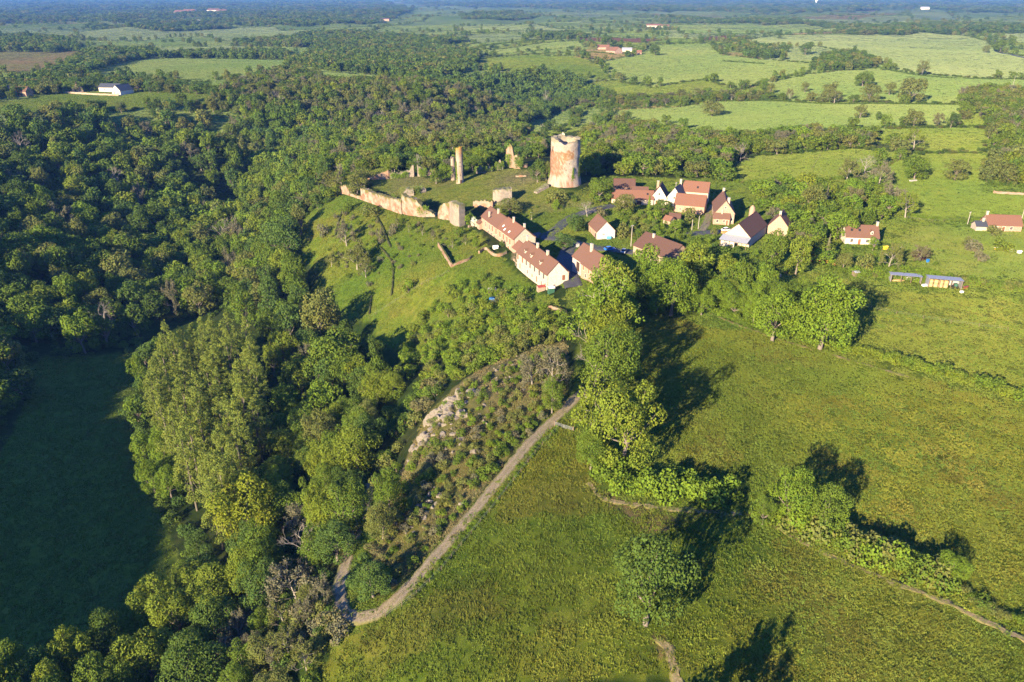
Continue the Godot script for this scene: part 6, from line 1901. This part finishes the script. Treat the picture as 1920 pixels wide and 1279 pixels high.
func make_details() -> void:
	rng.seed = 77
	fence("post and wire fence along the field side of the gravel lane", [1046,806, 1005,850, 960,908, 910,970, 860,1030, 810,1088, 770,1125, 735,1150, 700,1172], 3.2, 1.1, [0.5, 0.9])
	fence("post and rope fence across the paddock", [1590,568, 1640,582, 1700,592, 1780,606, 1860,616, 1940,628], 7.0, 1.2, [0.55, 0.92], 0.07)
	fence("old wire fence at the foot of the terraces", [692,598, 720,580, 750,562, 790,535, 830,518, 848,505], 3.0, 1.1, [0.5, 0.9])
	fence("wire fence beside the pasture beyond the gardens", [1700,410, 1740,416, 1790,414, 1835,412], 5.0, 1.1, [0.6, 0.95])
	fence("fence line crossing the long green field", [1540,285, 1530,305, 1520,322], 6.0, 1.1, [0.6])
	# field gate by the lane
	var ga := at(1040, 800)
	var gb := at(1075, 808)
	var gate := thing("field_gate", "galvanised five bar field gate beside the lane", "gate", ga, atan2(-(gb - ga).z, (gb - ga).x))
	var gl := Vector2(gb.x - ga.x, gb.z - ga.z).length()
	for y in [0.25, 0.48, 0.72, 0.95, 1.2]: part("bar", tube_mesh([Vector3(0.1, y, 0), Vector3(gl - 0.1, y, 0)], 0.03, 6), M.metal, gate)
	for x in [0.1, gl * 0.5, gl - 0.1]: part("upright", tube_mesh([Vector3(x, 0.2, 0), Vector3(x, 1.24, 0)], 0.03, 6), M.metal, gate)
	for x in [0.0, gl]: part("gatepost", done(box(Vector3(x, 0.5, 0), Vector3(0.2, 2.0, 0.2))), M.wood, gate)
	pole("tall pale pole on the road beside the dark roofed barn", 1183, 422, 462)
	pole("light pole with a lamp arm behind the row houses", 997, 397, 413, 1)
	pole("pole beside the stony lane", 1309, 405, 430, 0)
	pole("short pole near the garden huts", 1297, 411, 432, 0)
	pole("concrete pole in the pasture above the pink cottage", 1814, 397, 421)
	pole("leaning pole at the country lane", 1916, 375, 410)
	pole("pole on the far field boundary", 1899, 144, 162, 0)
	pole("pole behind the white gable", 1265, 342, 376, 1)
	wire_between("wire sagging from the road pole towards the lane pole", span(1183, 422, 462), span(1309, 405, 430))
	wire_between("wire from the light pole to the road pole", span(997, 397, 413), span(1183, 422, 462))
	car("small blue car parked in the shade beside the road", 1143, 470, 0.3, M.blue_paint)
	car("grey car parked behind the tree by the road", 1170, 474, 1.2, M.metal)
	car("white car standing before the cream barn", 1362, 434, 0.4, M.chalk)
	# water tank by the cottage
	var tk := thing("water_tank", "bright blue water tank against the white gable", "tank", at(1141, 449), 0.1)
	part("tank_body", tube_mesh([Vector3(-0.9, 0.7, 0), Vector3(-0.8, 0.7, 0), Vector3(0.8, 0.7, 0), Vector3(0.9, 0.7, 0)], 0.6, 14), M.sky_paint, tk)
	part("tank_end", done(box(Vector3(0.9, 0.7, 0), Vector3(0.03, 0.8, 0.8))), M.sky_paint, tk)
	part("cradle", done(box(Vector3(0, 0.05, 0), Vector3(1.4, 0.5, 0.7))), M.concrete, tk)
	# sheet metal lean-to before the large barn
	var lt := thing("lean_to", "sheet metal lean-to roof on posts below the cream gable", "shed", Vector3(79.6, 0, -269.8), deg_to_rad(90.0 - 124.0))
	lt.position.y = ground(79.6, -269.8)
	for i in 10:
		var a := -0.6 + i * 1.05
		part("roof_sheet", done(prism([Vector3(a, 2.5 + 0.015 * (i % 2), 4.6), Vector3(a + 1.03, 2.5 + 0.015 * (i % 2), 4.6), Vector3(a + 1.03, 3.6, 0.05), Vector3(a, 3.6, 0.05)], Vector3(0, 0.05, 0))), M.metal, lt)
	for x in [0.0, 3.3, 6.6, 9.6]: part("post", done(box(Vector3(x, 0.95, 4.4), Vector3(0.18, 3.1, 0.18))), M.wood, lt)
	part("front_wall", done(box(Vector3(2.6, 0.9, 3.9), Vector3(5.0, 2.4, 0.2))), M.white, lt)
	# brick turret behind the barn
	var bt := thing("brick_turret", "round brick turret with a domed top behind the cream barn", "turret", at(1408, 414), 0.0)
	var bh := Heap.new()
	bh.tube(PackedVector3Array([Vector3(0, -1, 0), Vector3(0, 0, 0), Vector3(0, 4.6, 0), Vector3(0, 5.4, 0), Vector3(0, 6.1, 0), Vector3(0, 6.5, 0)]), PackedFloat32Array([1.3, 1.25, 1.2, 1.1, 0.75, 0.1]), 18, Color(1, 1, 1))
	part("shaft", bh.mesh(), M.pink, bt)
	part("window", done(box(Vector3(0.45, 3.9, 1.1), Vector3(0.4, 0.5, 0.3))), M.dark_wood_and_shade, bt)  # opening drawn as a dark block, its inner shade painted
	# hay sheds
	shed("open_shed", "low open shed with grey sheet walls and loose straw", 123.2, -228.6, 105.0, 9.0, 3.4, 2.5, 2.2, 3, M.metal)
	shed("hay_shed", "tall open shed stacked with round hay bales", 132.6, -223.2, 106.0, 9.6, 4.0, 3.1, 2.7, 3, M.metal)
	var sb := Basis(Vector3.UP, deg_to_rad(90.0 - 106.0))
	var s0 := Vector3(132.6, ground(132.6, -223.2), -223.2)
	for i in 4:
		for k in 2:
			bale("round hay bale on the " + ("floor" if k == 0 else "upper tier") + " of the tall open shed", s0 + sb * Vector3(1.0 + i * 1.45, k * 1.25 + 0.02, -1.3), rng.randf(), false)
	var sa := Vector3(123.2, ground(123.2, -228.6), -228.6)
	var st := thing("straw_heap", "loose yellow straw spilling inside the low open shed", "straw", sa + Basis(Vector3.UP, deg_to_rad(-15.0)) * Vector3(2.4, -0.05, -1.5))
	part("heap", rock_mesh(790), M.hay, st, Transform3D(Basis.from_scale(Vector3(2.6, 0.9, 1.2))))
	# machines beside the sheds
	var tr := thing("tractor", "small red and green tractor under the hay shed roof", "tractor", s0 + sb * Vector3(8.0, 0.05, -1.4), 1.3)
	part("body", done(box(Vector3(0.5, 0.9, 0), Vector3(1.6, 0.6, 0.6))), M.red_paint, tr)
	part("hood", done(box(Vector3(-0.5, 1.35, 0), Vector3(0.9, 0.9, 0.9))), M.green_paint, tr)
	for w in [[-0.6, 0.6, 0.55], [-0.6, 0.6, -0.55], [0.9, 0.38, 0.5], [0.9, 0.38, -0.5]]: part("wheel", tube_mesh([Vector3(w[0], w[1], w[2] - 0.12), Vector3(w[0], w[1], w[2] + 0.12)], w[1], 14), M.tyre, tr)
	var hr := thing("harrow", "rusty red farm implement beside the hay shed", "implement", at(1807, 543), 0.4)
	for i in 4: part("tine", done(box(Vector3(i * 0.5, 0.5, 0), Vector3(0.1, 0.9, 0.1))), M.red_paint, hr)
	part("beam", done(box(Vector3(0.75, 0.95, 0), Vector3(2.2, 0.15, 0.4))), M.red_paint, hr)
	small_box("sack", "pile of white sacks between the two sheds", "sack", 1734, 536, Vector3(1.6, 0.5, 1.0), M.chalk)
	small_box("sack", "white bag at the corner of the hay shed", "sack", 1803, 549, Vector3(0.9, 0.6, 0.7), M.chalk)
	small_box("field_shelter", "small grey roofed shelter at the paddock corner", "shelter", 1604, 517, Vector3(1.8, 1.4, 1.5), M.wood, M.metal)
	# curved wooden play fence
	var pf := path_points([1500,498, 1512,493, 1530,491, 1550,494, 1566,501], 1.3)
	var po := thing("wooden_fence", "curved orange wooden rail fence in the shaded paddock corner", "fence", pf[0])
	for p in pf: part("post", tube_mesh([p - pf[0] - Vector3(0, 0.4, 0), p - pf[0] + Vector3(0, 1.1, 0)], 0.08, 6), M.orange_wood, po)
	for y in [0.5, 1.05]:
		var rl := []
		for p in pf: rl.append(p - pf[0] + Vector3(0, y, 0))
		part("rail", tube_mesh(rl, 0.09, 6), M.orange_wood, po)
	# garden things
	small_box("garden_shed", "little brown roofed shed beside the paddling pool", "shed", 922, 549, Vector3(2.6, 1.5, 1.8), M.wood, M.frame)
	var pl := thing("paddling_pool", "round bright blue paddling pool below the row houses", "pool", at(926, 562))
	var ph := Heap.new()
	ph.tube(PackedVector3Array([Vector3(0, -0.4, 0), Vector3(0, 0.6, 0), Vector3(0, 0.62, 0), Vector3(0, 0.5, 0)]), PackedFloat32Array([1.6, 1.6, 1.45, 1.45]), 20, Color(1, 1, 1))
	part("rim", ph.mesh(), M.blue_paint, pl)
	var pw := Heap.new()
	pw.tube(PackedVector3Array([Vector3(0, 0.44, 0), Vector3(0, 0.5, 0), Vector3(0, 0.501, 0)]), PackedFloat32Array([1.44, 1.44, 0.01]), 20, Color(1, 1, 1))
	part("water", pw.mesh(), M.sky_paint, pl)
	small_box("green_shed", "small green shed with a white roof below the white gable", "shed", 1033, 549, Vector3(1.9, 1.9, 1.6), M.green_paint, M.chalk)
	small_box("red_shelter", "low red roofed shelter at the foot of the white gable", "shelter", 1014, 545, Vector3(2.4, 1.6, 1.8), M.stone, M.red_paint)
	small_box("garden_tent", "white garden tent on the lawn under the row house", "tent", 929, 466, Vector3(1.8, 0.9, 1.4), M.chalk, M.chalk)
	small_box("sign_board", "grey notice board at the road fork", "sign", 1083, 464, Vector3(1.4, 1.8, 0.1), M.concrete)
	small_box("beehive", "white beehive in the long grass", "beehive", 1896, 472, Vector3(1.0, 0.8, 0.9), M.chalk, M.chalk)
	small_box("beehive", "white beehive beside the other one, standing a little lower", "beehive", 1911, 475, Vector3(1.2, 0.8, 0.9), M.chalk, M.chalk)
	small_box("beehive", "small yellow beehive at the end of the hive row", "beehive", 1867, 468, Vector3(0.8, 0.7, 0.7), M.yellow_paint, M.chalk)
	small_box("play_house", "yellow plastic play house beside the white cottage", "play house", 1660, 468, Vector3(1.3, 1.2, 1.0), M.yellow_paint, M.yellow_paint)
	small_box("water_butt", "blue barrel with a white foot in the vegetable garden", "barrel", 1739, 492, Vector3(0.7, 1.2, 0.7), M.blue_paint)
	small_box("feeding_trough", "stone feeding trough under the round tree", "trough", 1712, 340, Vector3(4.0, 0.7, 1.0), M.concrete)
	small_box("log_pile", "stack of pale logs in front of the cream barn", "log pile", 1358, 438, Vector3(2.2, 1.0, 1.2), M.orange_wood)
	small_box("log_pile", "heap of pinkish stones beside the playground", "rubble", 1455, 518, Vector3(3.0, 0.8, 1.6), M.pink)

func make_far_farms() -> void:
	var g := "far farms"
	# x, y of the front left corner in photo pixels, heading, length, depth, eave, ridge, wall, roof, label
	for f in [
		[1136, 99, 100, 18, 9, 3.6, 8.5, "pink", "tile_brown", "barn", "brown roofed barn of the hilltop farm"],
		[1153, 101, 60, 14, 9, 4.0, 9.5, "pink", "tile_red", "farmhouse", "red gabled house of the hilltop farm"],
		[1120, 93, 100, 20, 8, 4.0, 7.5, "pink", "tile_red", "barn", "long red outbuilding of the hilltop farm"],
		[1166, 97, 98, 16, 9, 4.0, 6.0, "white", "metal", "barn", "grey sheet roofed shed of the hilltop farm"],
		[1188, 102, 100, 12, 7, 3.0, 6.0, "pink", "tile_red", "barn", "small red roofed barn at the end of the hilltop farm"],
		[1212, 53, 96, 40, 14, 7.0, 11.0, "white", "tile_red", "farmhouse", "white farm buildings on the far plain"],
		[1238, 53, 96, 24, 12, 6.0, 9.0, "white", "tile_red", "barn", "white outbuilding of the far farm on the plain"],
		[211, 178, 112, 10, 15, 4.2, 8.5, "white", "slate", "farmhouse", "white gabled farmhouse with dark slate roof across the valley"],
		[186, 172, 97, 20, 8, 4.0, 7.0, "white", "slate", "farmhouse", "long slate roofed house behind the white farmhouse"],
		[136, 174, 60, 9, 12, 4.0, 8.5, "stone", "tile_dark", "barn", "old stone barn under the trees across the valley"],
		[20, 180, 100, 16, 9, 4.0, 8.0, "pink", "tile_brown", "farmhouse", "brown roofed house at the edge of the far hamlet"],
		[-4, 178, 100, 14, 9, 4.0, 7.5, "white", "slate", "farmhouse", "slate roofed house in the far hamlet"],
		[44, 166, 98, 18, 9, 4.0, 8.0, "stone", "tile_dark", "barn", "dark barn behind the far hamlet"],
		[331, 44, 97, 60, 24, 7.0, 11.0, "pink", "tile_dark", "barn", "large dark barn on the far plain"],
		[358, 44, 97, 42, 22, 7.0, 11.0, "white", "metal", "barn", "white ended barn beside the large dark one"],
		[675, 39, 97, 40, 18, 8.0, 11.0, "white", "metal", "barn", "long white shed on the far plain"],
		[694, 39, 97, 70, 22, 6.0, 9.0, "pink", "tile_dark", "barn", "long brown shed beside the white one"],
		[1728, 18, 97, 40, 24, 9.0, 14.0, "white", "metal", "barn", "white silo barn at the edge of the blue woods"],
		[326, 28, 97, 70, 40, 12.0, 20.0, "white", "tile_red", "farmhouse", "pale house of the distant village"],
		[342, 26, 97, 60, 40, 12.0, 20.0, "white", "tile_red", "farmhouse", "second pale house of the distant village"],
		[388, 24, 97, 60, 40, 12.0, 20.0, "white", "tile_brown", "farmhouse", "third pale house of the distant village"],
		[405, 26, 97, 50, 40, 12.0, 20.0, "pink", "tile_red", "farmhouse", "pink house of the distant village"],
		[560, 3, 97, 260, 60, 20.0, 26.0, "white", "metal", "barn", "pale industrial shed on the horizon"],
	]:
		var p := at(f[0], f[1])
		house(f[9], f[10], p.x, p.z, f[2], {"L": float(f[3]), "D": float(f[4]), "eave": float(f[5]), "ridge": float(f[6]), "wall": f[7], "roof": f[8], "along": "z" if f[2] in [60, 112] else "x", "floor": p.y, "cat": "house" if f[9] == "farmhouse" else "barn",
			"front": row_spots("glass", [f[3] * 0.3, f[3] * 0.7], 1.2, 1.0, 1.4) if f[3] < 30 else []}, g)
	var wall := path_points([105, 174, 140, 176, 175, 178, 225, 180], 2.0)
	var poly := []
	for p in wall: poly.append([p.x, p.z, 1.6])
	ruin("garden_wall", "long pale garden wall in front of the farmhouse across the valley", poly, 0.6, func(q, _y, _v): return Color(0.46, 0.37, 0.26) * (1.0 + 0.4 * spot(q.x, q.y, q.z, 3.0)), 0.05, 1.0, g)
	var wt := at(1530, 8)
	var tower := thing("water_tower", "pale water tower on the horizon", "tower", wt)
	var hp := Heap.new()
	hp.tube(PackedVector3Array([Vector3(0, 0, 0), Vector3(0, 24, 0), Vector3(0, 30, 0), Vector3(0, 40, 0), Vector3(0, 43, 0)]), PackedFloat32Array([6, 5, 12, 13, 1]), 16, Color(1, 1, 1))
	part("shaft", hp.mesh(), M.chalk, tower)
	part("balcony", tube_mesh([Vector3(0, 29, 0), Vector3(0, 30, 0)], 12.8, 16), M.concrete, tower)

func build_all() -> void:
	make_building_materials()
	make_castle()
	make_village()
	make_roads()
	make_far_farms()
	make_rocks()
	make_woods()
	make_undergrowth()
	make_single_trees()
	make_grass()
	make_details()

func _ready() -> void:
	var cam := Camera3D.new()
	cam.name = "camera"
	cam.position = EYE
	cam.rotation.x = -PITCH
	cam.fov = rad_to_deg(2.0 * atan(639.5 / FOCAL))
	cam.near = 1.0
	cam.far = 40000.0
	add_child(cam)
	cam.current = true
	var env := Environment.new()
	env.background_mode = Environment.BG_SKY
	var sky := Sky.new()
	var sm := ProceduralSkyMaterial.new()
	sm.sky_top_color = Color(0.20, 0.38, 0.72)
	sm.sky_horizon_color = Color(0.66, 0.76, 0.88)
	sm.ground_horizon_color = Color(0.60, 0.68, 0.74)
	sm.ground_bottom_color = Color(0.25, 0.27, 0.22)
	sm.sky_curve = 0.12
	sm.sun_angle_max = 8.0
	sky.sky_material = sm
	env.sky = sky
	env.background_energy_multiplier = 0.75
	env.tonemap_mode = Environment.TONE_MAPPER_LINEAR
	env.tonemap_exposure = 3.7
	env.sdfgi_enabled = true
	env.ssao_enabled = true
	env.ssil_enabled = true
	env.fog_enabled = true
	env.fog_light_color = Color(0.45, 0.68, 1.0)
	env.fog_density = 0.00006
	env.fog_sky_affect = 0.0
	var we := WorldEnvironment.new()
	we.name = "environment"
	we.environment = env
	add_child(we)
	var sun := DirectionalLight3D.new()
	sun.name = "sun"
	sun.light_energy = 1.6
	sun.light_angular_distance = 0.5
	sun.light_color = Color(1.0, 0.92, 0.78)
	sun.shadow_enabled = true
	add_child(sun)
	var az := deg_to_rad(35.0)
	var el := deg_to_rad(19.0)
	sun.look_at_from_position(Vector3.ZERO, Vector3(sin(az) * cos(el), -sin(el), -cos(az) * cos(el)))

	for q in [[n1, 11, 0.1, 4], [n2, 12, 0.22, 3], [n3, 13, 0.02, 4]]:
		q[0].seed = q[1]
		q[0].frequency = q[2]
		q[0].fractal_octaves = q[3]
		q[0].noise_type = FastNoiseLite.TYPE_SIMPLEX_SMOOTH
	for q in [[ncell, FastNoiseLite.RETURN_CELL_VALUE], [nedge, FastNoiseLite.RETURN_DISTANCE2_SUB]]:
		q[0].seed = 21
		q[0].frequency = 0.0042
		q[0].noise_type = FastNoiseLite.TYPE_CELLULAR
		q[0].cellular_return_type = q[1]
		q[0].fractal_type = FastNoiseLite.FRACTAL_NONE
	var t0 := Time.get_ticks_msec()
	survey()
	make_heights()
	while nfine < azs.size() and azs[nfine] < FINE + 2.0: nfine += 1
	print("heights ", Time.get_ticks_msec() - t0)
	make_ground_material()
	make_ground()
	print("ground ", Time.get_ticks_msec() - t0)
	make_protos()
	print("protos ", Time.get_ticks_msec() - t0)
	build_all()
	print("all ", Time.get_ticks_msec() - t0)
